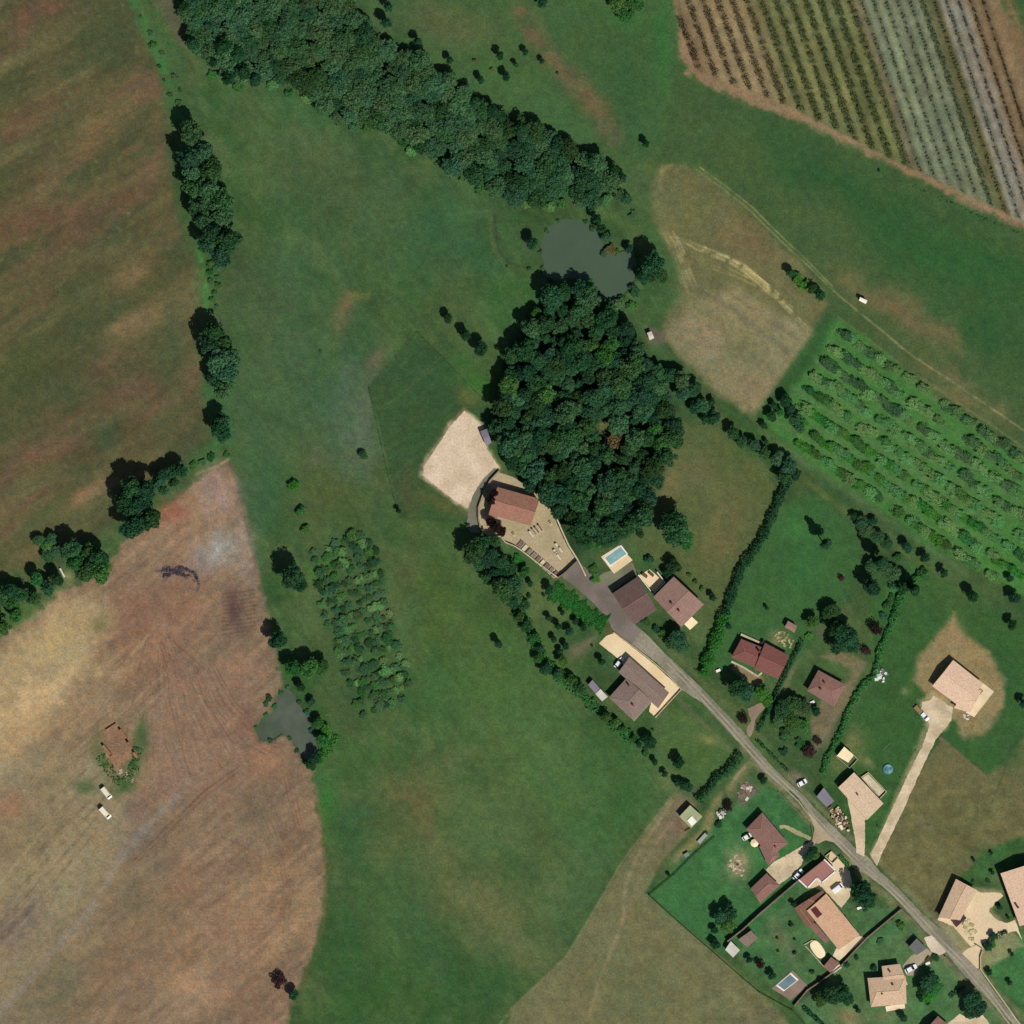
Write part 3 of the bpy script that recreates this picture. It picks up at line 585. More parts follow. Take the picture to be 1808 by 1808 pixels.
# roads, drives and yards
ASPH = mat('worn asphalt', (142, 136, 118), .9, .2, 1.0, .09, rgb2=(116, 114, 96), bump=.2)
ASPH2 = mat('lane asphalt', (122, 112, 104), .9, .12, 2.0, .1, rgb2=(104, 96, 88), bump=.2)
TRACKM = mat('tyre worn asphalt', (158, 150, 128), .9, .16, 1.6, .15)
SAND = mat('pale gravel', (212, 192, 166), .95, .16, 1.4, .14, rgb2=(192, 172, 144), bump=.3)
SAND2 = mat('cream gravel', (224, 204, 166), .95, .08, 1.5, .12, rgb2=(216, 192, 150), bump=.3)
BEIGE = mat('beige court gravel', (176, 158, 128), .95, .13, 1.2, .1, rgb2=(158, 146, 112), bump=.3)
DRIVE = mat('driveway gravel', (208, 190, 158), .95, .16, 1.4, .2, rgb2=(178, 162, 132), bump=.3)
NE = [(1019, 989), (1030, 1000), (1048, 1018), (1071, 1034), (1098, 1072), (1120, 1102), (1150, 1128), (1169, 1149), (1205, 1182), (1242, 1218), (1290, 1268), (1311, 1290), (1333, 1319), (1371, 1362), (1420, 1406), (1446, 1435), (1486, 1473), (1510, 1497), (1535, 1515), (1552, 1537), (1586, 1568), (1627, 1612), (1660, 1640), (1699, 1684), (1730, 1715), (1763, 1760), (1803, 1808), (1860, 1880)]
SW = [(1842, 1880), (1788, 1808), (1763, 1782), (1724, 1744), (1705, 1725), (1670, 1682), (1644, 1653), (1632, 1643), (1608, 1615), (1563, 1568), (1530, 1545), (1507, 1532), (1499, 1512), (1473, 1488), (1440, 1458), (1424, 1430), (1404, 1402), (1380, 1388), (1346, 1360), (1315, 1323), (1240, 1241), (1202, 1217), (1160, 1170), (1115, 1138), (1083, 1114), (1072, 1090), (1045, 1062), (1015, 1035), (995, 1020), (990, 1012), (1002, 1004)]
sheet('road', NE + SW, .012, ASPH, .6)
sheet('lane', NE[:6] + [(1132, 1112), (1118, 1134)] + SW[-8:], .018, ASPH2, .6)
for off, wd in ((.32, 2.4), (.72, 2.4)):
    mid = [(1180, 1168), (1222, 1212), (1276, 1270), (1322, 1322), (1358, 1362), (1412, 1412), (1436, 1444), (1480, 1488), (1522, 1530), (1574, 1572), (1618, 1616), (1650, 1652), (1700, 1702), (1745, 1754), (1800, 1826)]
    o = (off - .52) * 17
    a = [(x + o * .7 - wd * .35, y - o * .7 + wd * .35) for x, y in mid]; bb = [(x + o * .7 + wd * .35, y - o * .7 - wd * .35) for x, y in mid][::-1]
    sheet('road_wheel_track', a + bb, .024, TRACKM, .35)
sheet('gravel_yard', [(819.5, 726), (853, 753), (859, 793), (881, 824), (869, 828), (849, 848), (834, 876), (826, 897), (800, 882), (775, 862), (747, 839), (748, 824), (772, 788), (796, 751)], .008, SAND, .6)
RAMP = [(873, 826), (853, 846), (836, 872), (828, 896), (824.5, 920.6), (827, 934), (833, 941), (848, 940), (843, 915.6), (843, 896), (854, 867.5), (864, 847.5), (881, 831)]
sheet('ramp', RAMP, .012, mat('grey tarmac ramp', (112, 112, 94), .9, .14, 1.5, .1), .3)
sheet('graveyard_ground', [(881, 834), (866, 850), (856, 869), (846, 897), (846, 915), (851, 938), (862, 946), (884, 946), (893, 957), (905, 962), (912, 962), (921, 955), (986, 1016), (996, 1008), (1018, 989), (1002, 965), (988, 935), (972, 896), (952, 877), (934, 862), (908, 843)], .008, BEIGE, .5)
sheet('front_yard', [(1058, 1136), (1070, 1123), (1084, 1118), (1115, 1141), (1160, 1177), (1202, 1217), (1157, 1266), (1146, 1256), (1150, 1240), (1120, 1200), (1095, 1166)], .008, SAND2, .3)
sheet('house_drive', [(1649, 1228), (1640, 1238), (1628, 1239), (1626, 1256), (1634, 1268), (1642, 1279), (1628, 1318), (1606, 1362), (1575, 1428), (1548, 1487), (1536, 1508), (1548, 1530), (1556, 1510), (1590, 1440), (1620, 1374), (1636, 1340), (1652, 1306), (1666, 1290), (1680, 1272), (1682, 1250)], .016, DRIVE, .7)
sheet('builder_drive', [(1484, 1386), (1497, 1412), (1502, 1440), (1506, 1462), (1511, 1490), (1512, 1505), (1526, 1512), (1527, 1480), (1527, 1449), (1540, 1430), (1530, 1400), (1500, 1380)], .020, mat('fawn gravel', (206, 186, 154), .95, .12, 1.3, .12, bump=.3), .7)
sheet('turning_area', [(1425, 1430), (1436, 1442), (1452, 1462), (1474, 1488), (1458, 1484), (1444, 1490), (1434, 1484), (1438, 1462)], .030, mat('dusty gravel', (172, 156, 128), .95, .12, 1.3, .12), .7)
sheet('court_drive', [(1434, 1484), (1412, 1496), (1385, 1512), (1366, 1522), (1352, 1536), (1376, 1562), (1386, 1554), (1400, 1545), (1413, 1530), (1420, 1515), (1440, 1488)], .010, DRIVE, .6)
sheet('paved_court', [(1466, 1502), (1476, 1512), (1500, 1536), (1504, 1560), (1500, 1585), (1485, 1603), (1462, 1578), (1440, 1568), (1426, 1568), (1442, 1550), (1475, 1537), (1462, 1520)], .015, mat('pale paving', (210, 192, 158), .9, .1, 1.5, .1), .4)
sheet('gravel_lay_by', [(1632, 1656), (1645, 1651), (1664, 1672), (1670, 1680), (1660, 1687), (1645, 1680), (1636, 1668)], .034, mat('pinkish gravel', (212, 194, 172), .95, .12, 1.3, .12), .8)
sheet('concrete_drive', [(1608, 1688), (1636, 1674), (1648, 1684), (1625, 1702), (1616, 1722), (1600, 1722), (1594, 1705)], .012, mat('grey beige concrete', (164, 152, 128), .9, .1, 1.5, .12), .5)
sheet('farm_drive', [(1722, 1571), (1732, 1576), (1766, 1576), (1772, 1582), (1764, 1588), (1748, 1604), (1746, 1610), (1760, 1624), (1778, 1630), (1792, 1624), (1806, 1662), (1795, 1644), (1785, 1645), (1770, 1652), (1748, 1664), (1736, 1674), (1732, 1690), (1731, 1708), (1722, 1712), (1698, 1683), (1714, 1672), (1726, 1668), (1714, 1671), (1704, 1660), (1684, 1636), (1656, 1624), (1662, 1610), (1700, 1600)], .010, mat('warm gravel', (218, 196, 162), .95, .1, 1.4, .1, rgb2=(204, 184, 148), bump=.3), .6)
sheet('paved_strip', [(1523, 1373), (1533, 1367), (1563, 1398), (1553, 1407)], .02, mat('pale bed paving', (206, 194, 166), .95, .25, 1.2, .3), .3)
sheet('small_drive', [(1330, 1292), (1334, 1270), (1350, 1250), (1344, 1240), (1320, 1252), (1326, 1272), (1318, 1288), (1322, 1304)], .028, mat('earthy gravel', (146, 128, 108), .95, .12, 1.3, .12), .8)
sheet('south_court', [(1672, 1808), (1694, 1790), (1712, 1800), (1735, 1792), (1742, 1800), (1760, 1830), (1650, 1840)], .009, DRIVE, .6)
sheet('garden_path', [(1376, 1458), (1385, 1456), (1400, 1462), (1420, 1472), (1432, 1478), (1430, 1484), (1416, 1478), (1398, 1470), (1384, 1462), (1378, 1464)], .013, mat('stone path', (166, 160, 116), .95, .2, 1.3, .12), .7)
sheet('garden_terrace', [(1040, 1030), (1066, 1012), (1116, 993), (1126, 1012), (1080, 1044), (1074, 1038)], .008, mat('weathered concrete', (118, 118, 96), .95, .12, 1.3, .12), .5)
# ------------------------------------------------------------------ buildings
WALL = mat('cream render', (206, 190, 164), .9, .06, 1.0, .2)
WALL2 = mat('old stone wall', (150, 136, 116), .95, .2, 1.2, .3, bump=.4)
WHITE = mat('white render', (236, 232, 226), .8, .04, 1.0, .2, rgb2=(226, 220, 210))
GLASS = mat('dark window glass', (38, 46, 54), .08, .05, .5, .2, spec=.6)
WOOD = mat('brown wood', (104, 78, 58), .8, .15, 3, .4)
SHUT = mat('painted shutter', (132, 110, 92), .7, .06, 2, .4)
METAL = mat('grey metal', (130, 130, 134), .45, .06, 2, .4, metal=.3)
CHIM = mat('chimney brick', (150, 112, 92), .9, .15, 3, .5)
POT = mat('clay pot', (120, 70, 52), .9, .1, 3, .5)
R = {
 'russet': roof_mat('russet clay tiles', (168, 122, 100), (144, 104, 88)),
 'brown': roof_mat('dark brown clay tiles', (112, 90, 84), (98, 78, 74)),
 'pinkbrown': roof_mat('pinkish brown clay tiles', (156, 126, 112), (138, 110, 100)),
 'greybrown': roof_mat('grey brown clay tiles', (142, 124, 112), (124, 106, 98)),
 'red': roof_mat('dark red clay tiles', (132, 86, 76), (118, 78, 72)),
 'rose': roof_mat('rose brown clay tiles', (144, 110, 98), (128, 96, 88)),
 'pale': roof_mat('pale pink clay tiles', (230, 198, 170), (212, 180, 152)),
 'fawn': roof_mat('fawn clay tiles', (218, 194, 164), (204, 178, 148)),
 'orange': roof_mat('orange clay tiles', (216, 178, 144), (192, 154, 124)),
 'mottled': roof_mat('lichened old tiles', (140, 100, 84), (108, 80, 68)),
 'sandy': roof_mat('sandy clay tiles', (210, 182, 152), (192, 164, 136)),
 'slate': mat('grey flat roofing', (104, 106, 104), .85, .08, 1.5, .15),
 'bluegrey': mat('blue grey sheet roofing', (126, 122, 132), .7, .06, 1.5, .15),
 'green': mat('pale green sheet roofing', (160, 168, 128), .85, .08, 1.5, .15),
 'white': mat('white sheet roofing', (242, 238, 228), .6, .03, 1.5, .2, rgb2=(232, 226, 214)),
 'cream': mat('cream sheet roofing', (240, 224, 184), .8, .04, 1.5, .2, rgb2=(236, 214, 170)),
 'pinkflat': mat('pink brown roofing felt', (158, 110, 100), .9, .08, 1.2, .2, rgb2=(148, 112, 104)),
 'whitegrey': mat('off white ribbed sheet', (204, 200, 186), .7, .05, 1.5, .2),
}
RIDGE = {k: mat('ridge tiles ' + k, c, .9, .12, 3, .4) for k, c in
         dict(russet=(176, 130, 106), brown=(150, 108, 94), pinkbrown=(160, 124, 110), greybrown=(160, 134, 118), red=(156, 100, 86), rose=(156, 112, 100), pale=(230, 198, 172), fawn=(222, 196, 164), orange=(218, 176, 138), mottled=(176, 136, 110), sandy=(206, 176, 146)).items()}

class House:
    def __init__(s, name, label, cat, pts, wall=None, group=None):
        s.cx = sum(p[0] for p in pts) / len(pts); s.cy = sum(p[1] for p in pts) / len(pts)
        (ax, ay), (bx, by) = W(*pts[0]), W(*pts[1]); s.ang = math.atan2(by - ay, bx - ax)
        x, y = W(s.cx, s.cy); s.o = (x, y); s.root = empty(name, (x, y, 0), s.ang); tag(s.root, label, cat, group)
        s.wallm = wall or WALL; s.walls = MB(); s.nw = 0
    def L(s, px, py):
        x, y = W(px, py); x -= s.o[0]; y -= s.o[1]; c, k = math.cos(-s.ang), math.sin(-s.ang)
        return (c * x - k * y, k * x + c * y)
    def wing(s, q, eave=3.0, rise=None, roof='russet', hips=(0, 0), over=.45, ridge_at=.5, pitch=.24):
        """q: four photo corners A B C D of the eaves, ridge runs parallel to AB"""
        A, B, C, D = [np.array(s.L(*p)) for p in q]
        M0 = A * (1 - ridge_at) + D * ridge_at; M1 = B * (1 - ridge_at) + C * ridge_at
        wd = np.linalg.norm(D - A); rise = wd * .5 * pitch if rise is None else rise
        u = (M1 - M0) / np.linalg.norm(M1 - M0)
        R0 = M0 + u * wd * .5 * hips[0]; R1 = M1 - u * wd * .5 * hips[1]; ev, rz = eave, eave + rise
        t = .16
        mb = MB(); P = [(*A, ev), (*B, ev), (*C, ev), (*D, ev), (*R0, rz), (*R1, rz)]
        Q = [(x, y, z - t) for x, y, z in P]
        top = [(0, 1, 5, 4), (2, 3, 4, 5), (3, 0, 4), (1, 2, 5)]
        # orient upward
        def up(f, V):
            a, b, c = [Vector(V[i]) for i in f[:3]]; return f if (b - a).cross(c - a).z >= 0 else tuple(reversed(f))
        gable0, gable1 = hips[0] == 0, hips[1] == 0
        faces = [top[0], top[1]] + ([] if gable0 else [top[2]]) + ([] if gable1 else [top[3]])
        faces = [up(f, P) for f in faces]
        mb.add(P, faces); mb.add(Q, [tuple(reversed(f)) for f in faces])
        rim = [0, 1] + ([5] if gable1 else []) + [2, 3] + ([4] if gable0 else [])
        n = len(rim); mb.add([P[i] for i in rim] + [Q[i] for i in rim], [(i, n + i, n + (i + 1) % n, (i + 1) % n) for i in range(n)])
        ro = mb.build('roof', R[roof], s.root)
        if roof in RIDGE:
            rb = MB()
            def cap(p, q2):
                rb.tube((p[0], p[1], p[2] + .0), (q2[0], q2[1], q2[2] + .0), .13, .13, 6)
            cap(P[4], P[5])
            if not gable0: cap(P[4], (P[0][0], P[0][1], ev)); cap(P[4], (P[3][0], P[3][1], ev))
            if not gable1: cap(P[5], (P[1][0], P[1][1], ev)); cap(P[5], (P[2][0], P[2][1], ev))
            rb.build('ridge_cap', RIDGE[roof], ro)
        gb = MB()
        for p, q2 in ((A, B), (D, C)):
            if eave > 2.95: MB().tube((*p, ev - .1), (*q2, ev - .1), .08, .08, 6).build('gutter', METAL, ro)
        # walls
        v = (D - A) / wd; o = over
        a, b, c, d = A + u * o + v * o, B - u * o + v * o, C - u * o - v * o, D + u * o - v * o
        ez = ev - t - .02 + o * (rise / (wd * .5))
        s.walls.prism([tuple(a), tuple(b), tuple(c), tuple(d)], -.1, ev - t - .03)
        for g, (p, q2, Rr) in ((gable0, (a, d, R0 + u * o)), (gable1, (b, c, R1 - u * o))):
            if g:
                w0 = u * .12
                for sg in (1,):
                    z0 = ev - t - .04
                    zt = rz - t - .08
                    s.walls.add([(*(p), z0), (*(q2), z0), (*(Rr), zt), (*(p + w0), z0), (*(q2 + w0), z0), (*(Rr + w0), zt)], [(0, 1, 2), (3, 5, 4), (0, 3, 4, 1), (1, 4, 5, 2), (2, 5, 3, 0)])
        s.sides = getattr(s, 'sides', []); s.sides.append((a, b, c, d, ev)); s.last = ro; s.geom = (A, B, C, D, M0, M1, ev, rz, wd)
        return ro
    def flat(s, pts, h, roof, parapet=None, pm=None):
        w = [s.L(*p) for p in pts]
        s.walls.prism(w, -.1, h - .12); ro = MB().prism(w, h - .115, h).build('roof', R[roof], s.root); s.last = ro
        if parapet:
            for k in parapet:
                a, b = np.array(w[k]), np.array(w[(k + 1) % len(w)]); m = (a + b) / 2; l = np.linalg.norm(b - a); an = math.atan2(*(b - a)[::-1])
                MB().box(m[0], m[1], h - .3, l + .3, .45, .65, an).build('parapet', pm or WHITE, s.root)
        return ro
    def chimney(s, px, py, z=None, sz=.7):
        x, y = s.L(px, py); A, B, C, D, M0, M1, ev, rz, wd = s.geom
        z0 = ev; h = rz - ev + .7
        c = MB().box(x, y, z0, sz, sz * .8, h).build('chimney', CHIM, s.last)
        c2 = MB().box(x, y, z0 + h, sz + .16, sz * .8 + .16, .1); c2.cyl(x, y, z0 + h + .1, .14, .3, 10)
        c2.build('chimney_pot', POT, s.last)
    def skylight(s, q, z, m='sky'):
        w = [s.L(*p) for p in q]; MB().prism(w, z, z + .1).build('skylight', mat('maroon glazing', (92, 44, 50), .3, .1, .8, .5), s.last)
    def done(s, doors=True):
        wl = s.walls.build('wall', s.wallm, s.root)
        if doors and hasattr(s, 'sides'):
            first = True
            for a, b, c, d, ev in s.sides[:2]:
                for p, q in ((a, b), (c, d)):
                    e = q - p; l = np.linalg.norm(e); e = e / l; nrm = np.array([e[1], -e[0]]); an = math.atan2(e[1], e[0])
                    n = max(1, int(l / 4.5))
                    for i in range(n):
                        m = p + e * l * (i + .5) / n + nrm * .02
                        if first and i == n // 2:
                            dr = MB().box(m[0], m[1], 0, 1.0, .1, 2.1, an).build('door', WOOD, s.root); first = False
                            MB().box(*(m + nrm * .07 + e * .38), 1.0, .04, .04, .14, an).build('handle', METAL, dr)
                        elif ev > 2.3:
                            fr = MB().box(m[0], m[1], .95, 1.25, .1, 1.2, an).build('window', SHUT, s.root)
                            MB().box(*(m + nrm * .04), 1.04, 1.05, .06, 1.02, an).build('pane', GLASS, fr)
        return s.root

def box_thing(name, label, cat, q, h, m, group=None):
    s = House(name, label, cat, q); return s

# chapel-like building of the walled graveyard
h = House('stone_house', 'long building with russet tiled roof at the top of the walled graveyard', 'house', [(877, 860), (953, 881)], WALL2)
h.wing([(878, 860), (953, 881), (937, 928), (863, 907)], 4.2, roof='russet', pitch=.42); h.wing([(868, 888), (884, 892), (879, 915), (862, 911)], 3.2, roof='russet', pitch=.3); h.done()
# big house with pool
h = House('farmhouse', 'large house of dark brown and pinkish roof wings beside the lane and the small pool', 'house', [(1081, 1048), (1126, 1018), (1241, 1066), (1202, 1107)])
h.wing([(1081, 1048), (1126, 1018), (1159, 1076), (1118, 1102)], 4.0, roof='brown', pitch=.24)
h.wing([(1153, 1054), (1189, 1018), (1190, 1018), (1154, 1054)], 2.0, roof='pinkbrown', over=.01) if False else None
h.wing([(1189, 1018), (1241, 1066), (1202, 1107), (1153, 1054)], 4.4, roof='pinkbrown', pitch=.001 + .0) if False else None
h.wing([(1153, 1054), (1189, 1018), (1242, 1067), (1202, 1107)][0:4], 4.6, roof='pinkbrown', pitch=.20)
h.chimney(1185, 1065); h.chimney(1198, 1078, sz=.6)
h.done()
w = House('courtyard_terrace', 'cream terrace slab between the two wings of the large lane side house', 'terrace', [(1128, 1015), (1153, 1048)])
MB().prism([w.L(*p) for p in ((1128, 1016), (1147, 1005), (1172, 1027), (1154, 1046))], -.05, .2).build('slab', SAND2, w.root)
MB().box(*w.L(1138, 1016), .2, 2.2, 1.0, .9, .3).build('planter', WOOD, w.root); MB().box(*w.L(1150, 1014), .2, 2.0, .9, 1.0, .2).build('planter', WOOD, w.root)
# brown house in front of the cream yard
h = House('brown_roofed_house', 'house with grey brown roof set against the cream gravel yard', 'house', [(1111, 1160), (1181, 1223), (1164, 1250), (1094, 1183)])
h.wing([(1111, 1160), (1181, 1223), (1162, 1250), (1092, 1186)], 3.2, roof='greybrown', pitch=.20)
h.wing([(1106, 1197), (1075, 1231), (1119, 1273), (1151, 1237)], 3.2, roof='greybrown', pitch=.22, hips=(0, .6))
h.chimney(1117, 1244); h.chimney(1110, 1210, sz=.6); h.done()
# red house
h = House('red_roofed_house', 'house with a dark red roof beside the narrow dark hedge', 'house', [(1310, 1124), (1393, 1158), (1374, 1198), (1291, 1160)])
h.wing([(1308, 1128), (1350, 1145), (1332, 1178), (1291, 1160)], 3.0, roof='red', hips=(.9, 0), pitch=.24)
h.wing([(1350, 1135), (1393, 1158), (1374, 1198), (1331, 1181)], 3.1, roof='red', pitch=.34)
h.chimney(1340, 1150, sz=.6); h.done()
h = House('rose_roofed_house', 'small house with rose brown hipped roof below the big dark tree', 'house', [(1444, 1183), (1492, 1209), (1472, 1247), (1424, 1219)])
h.wing([(1444, 1183), (1492, 1209), (1472, 1247), (1424, 1219)], 3.1, roof='rose', hips=(.8, .8), pitch=.3); h.chimney(1448, 1216); h.chimney(1455, 1205, sz=.5); h.done()
# new pale house
h = House('pale_roofed_house', 'new house with pale pink roof and broad terrace at the head of the long drive', 'house', [(1682, 1165), (1738, 1208), (1703, 1252), (1645, 1211)])
h.wing([(1682, 1165), (1735, 1207), (1700, 1252), (1645, 1211)], 3.1, roof='pale', pitch=.22); h.wing([(1700, 1217), (1733, 1218), (1712, 1258), (1684, 1250)], 2.9, roof='pale', pitch=.18)
h.done()
w = House('terrace', 'cream terrace slab wrapped round two sides of the pale pink house', 'terrace', [(1700, 1178), (1754, 1221)])
MB().prism([w.L(*p) for p in ((1704, 1181), (1755, 1221), (1720, 1266), (1705, 1258), (1736, 1219), (1703, 1192))], -.05, .28).build('slab', mat('cream paving', (228, 208, 172), .85, .05, 1.5, .15), w.root)
# builder's house
h = House('fawn_roofed_house', 'house with a plain fawn low roof beside the walled raised beds', 'house', [(1507, 1363), (1560, 1418), (1530, 1448), (1478, 1389)])
h.wing([(1507, 1363), (1559, 1418), (1530, 1447), (1479, 1390)], 3.4, roof='fawn', pitch=.14); h.chimney(1513, 1402, sz=.5); h.done()
# hipped house
h = House('hipped_house', 'brown hipped house on the lawn with a tan gravel court below it', 'house', [(1344, 1434), (1390, 1487), (1363, 1512), (1317, 1463)])
h.wing([(1345, 1434), (1391, 1488), (1360, 1512), (1317, 1463)], 3.2, roof='rose', hips=(.9, .8), pitch=.24)
h.wing([(1340, 1494), (1356, 1527), (1376, 1510), (1362, 1480)], 3.0, roof='rose', hips=(0, .6), pitch=.28); h.chimney(1368, 1494, sz=.6); h.done()
h = House('garage', 'reddish hipped garage below the hipped brown house', 'garage', [(1353, 1541), (1376, 1563), (1342, 1595), (1324, 1569)])
h.wing([(1325, 1568), (1353, 1541), (1376, 1563), (1342, 1594)], 2.7, roof='rose', hips=(0, .7), pitch=.28); h.done()
# flat pink roof with white parapets
h = House('flat_roofed_annex', 'flat pink roofed annex edged with white parapets', 'building', [(1455, 1517), (1475, 1537)])
h.flat([(1455, 1517), (1475, 1537), (1450, 1558), (1442, 1549), (1425, 1567), (1410, 1553)], 3.2, 'pinkflat', (0, 1, 2, 3, 4)); h.done()
# big orange house
h = House('orange_roofed_house', 'large house with orange tiled roof and a dark maroon skylight', 'house', [(1459, 1577), (1516, 1646), (1478, 1676), (1424, 1607)])
h.wing([(1458, 1577), (1517, 1650), (1480, 1676), (1424, 1607)], 3.6, roof='orange', pitch=.16)
h.skylight([(1431, 1606), (1441, 1597), (1454, 1611), (1442, 1620)], 4.05)
h.wing([(1452, 1571), (1459, 1579), (1424, 1609), (1401, 1603)], 2.7, roof='mottled', pitch=.12, over=.25)
h.wing([(1401, 1602), (1425, 1636), (1440, 1628), (1423, 1606)], 2.6, roof='mottled', pitch=.1, over=.2)
h.wing([(1424, 1629), (1456, 1665), (1464, 1660), (1433, 1620)], 2.5, roof='rose', pitch=.1, over=.2)
h.chimney(1440, 1630, sz=.6); h.done()
w = House('patio', 'pale patio slab along the lower side of the large orange roofed house', 'patio', [(1478, 1676), (1516, 1646)])
MB().prism([w.L(*p) for p in ((1476, 1675), (1518, 1652), (1528, 1656), (1482, 1696), (1470, 1688))], -.05, .2).build('slab', mat('cream patio', (222, 204, 172), .85, .07, 1.5, .15), w.root)
h = House('pool_house', 'small dark red roofed outbuilding beside the cream oval pool cover', 'outbuilding', [(1467, 1690), (1482, 1700), (1466, 1717), (1453, 1706)])
h.wing([(1467, 1689), (1482, 1700), (1466, 1717), (1453, 1706)], 2.5, roof='rose', pitch=.15, over=.2); h.done()
# fawn house bottom
h = House('sandy_roofed_house', 'two wing house with a sandy pink roof near the bottom edge of the photo', 'house', [(1531, 1726), (1597, 1722), (1600, 1772), (1537, 1777)])
h.wing([(1531, 1726), (1598, 1722), (1600, 1771), (1537, 1777)], 3.3, roof='sandy', pitch=.22, hips=(.5, .5))
h.wing([(1556, 1705), (1588, 1701), (1602, 1738), (1560, 1742)], 3.0, roof='sandy', pitch=.2, hips=(0, 0)); h.chimney(1575, 1737, sz=.6); h.chimney(1570, 1714, sz=.5); h.chimney(1556, 1753, sz=.5); h.done()
w = House('terrace', 'bright cream terrace at the foot of the sandy roofed house', 'terrace', [(1563, 1776), (1597, 1772)])
MB().prism([w.L(*p) for p in ((1563, 1777), (1597, 1771), (1598, 1780), (1565, 1786))], -.05, .4).build('slab', mat('white paving', (240, 220, 186), .85, .05, 1.5, .15), w.root)
# right hand houses
h = House('long_roofed_house', 'house with a fawn roof beside the road facing the warm gravel forecourt', 'house', [(1686, 1551), (1724, 1571), (1697, 1627), (1657, 1619)])
h.wing([(1656, 1619), (1687, 1551), (1724, 1571), (1694, 1624)], 3.1, roof='sandy', pitch=.2); h.done()
h = House('tall_roofed_house', 'large pale tiled house cut by the right edge of the photo', 'house', [(1765, 1540), (1830, 1518), (1866, 1625), (1800, 1640)])
h.wing([(1799, 1634), (1765, 1541), (1840, 1516), (1874, 1610)], 4.6, roof='pale', pitch=.22); h.chimney(1795, 1600, sz=.6); h.done()
h = House('cut_off_house', 'brown roofed house cut by the bottom edge of the photo', 'house', [(1658, 1793), (1672, 1806), (1640, 1834), (1626, 1821)])
h.wing([(1655, 1793), (1677, 1812), (1650, 1850), (1622, 1828)], 3.2, roof='rose', pitch=.25); h.done()
# sheds
def shed(name, label, q, hgt, roof, cat='shed', wall=None, pitch=.16, over=.15):
    h = House(name, label, cat, q, wall or WALL2); h.wing(q, hgt, roof=roof, pitch=pitch, over=over)
    h.sides = []; a, b = [np.array(h.L(*p)) for p in q[:2]]
    h.done(False)
    c = (np.array(h.L(*q[2])) + np.array(h.L(*q[3]))) / 2; d = (np.array(h.L(*q[1])) - np.array(h.L(*q[0]))); an = math.atan2(d[1], d[0])
    m = c + (np.array(h.L(*q[1])) + np.array(h.L(*q[0])) - np.array(h.L(*q[2])) - np.array(h.L(*q[3]))) * .0
    v = np.array(h.L(*q[3])) - np.array(h.L(*q[0])); v = v / np.linalg.norm(v); m = m - v * (over - .03)
    MB().box(m[0], m[1], 0, .9, .06, min(1.95, hgt - .3), an).build('door', WOOD, h.root)
    return h
shed('blue_grey_shed', 'blue grey roofed shed beside the fawn roofed house', [(1454, 1390), (1472, 1414), (1459, 1425), (1441, 1406)], 2.5, 'bluegrey')
h = shed('grey_and_white_shed', 'narrow shed half grey half white by the brown roofed house', [(1046, 1200), (1059, 1215), (1051, 1224), (1038, 1209)], 2.3, 'bluegrey')
h.wing([(1060, 1216), (1073, 1230), (1063, 1238), (1051, 1225)], 2.3, roof='whitegrey', pitch=.1, over=.15)
shed('garden_shed', 'small pinkish brown shed behind the dark red house', [(1391, 1096), (1407, 1105), (1402, 1117), (1385, 1107)], 2.4, 'pinkbrown')
h = shed('green_roofed_shed', 'square pale green roofed shed at the end of the field track', [(1218, 1421), (1240, 1441), (1220, 1462), (1199, 1441)], 2.9, 'green', pitch=.06)
MB().prism([h.L(*p) for p in ((1213, 1448), (1221, 1440), (1230, 1450), (1221, 1458))], 3.25, 3.35).build('roof_panel', R['white'], h.last)
shed('cream_shed', 'bright cream roofed cabin above the fawn roofed house', [(1490, 1318), (1507, 1333), (1497, 1346), (1477, 1334)], 3.0, 'cream', pitch=.05)
shed('flat_grey_carport', 'flat dark grey carport beside the gravel lay-by', [(1618, 1656), (1636, 1674), (1617, 1686), (1604, 1671)], 2.7, 'slate', 'carport', pitch=.03)
h = shed('brown_barn', 'brown roofed outbuilding in the garden corner joined to the white shed', [(1326, 1642), (1338, 1656), (1318, 1672), (1303, 1658)], 2.5, 'greybrown')
shed('white_shed', 'off white ribbed metal shed in the garden corner', [(1290, 1661), (1306, 1677), (1294, 1690), (1280, 1676)], 2.4, 'whitegrey')
shed('field_hut', 'tiny pale hut between the round wood and the dry field', [(1142, 588), (1150, 585), (1155, 597), (1147, 601)], 2.2, 'whitegrey')
shed('field_shelter', 'tiny white roofed shelter alone on the tan meadow at right', [(1518, 525), (1531, 531), (1528, 537), (1516, 531)], 2.6, 'white', 'shelter')
shed('dark_lean_to', 'low dark purple grey roofed lean-to between gravel yard and wood', [(848, 762), (860, 757), (868, 782), (859, 788)], 2.6, 'bluegrey', 'lean-to')
MATS['x'] = None
h = House('conservatory', 'white roofed conservatory at the corner of the large lane side house', 'conservatory', [(1221, 1088), (1232, 1099), (1218, 1111), (1207, 1101)], GLASS)
h.wing([(1221, 1088), (1232, 1099), (1218, 1112), (1207, 1101)], 2.8, roof='cream', pitch=.08, over=.15); h.done(False)

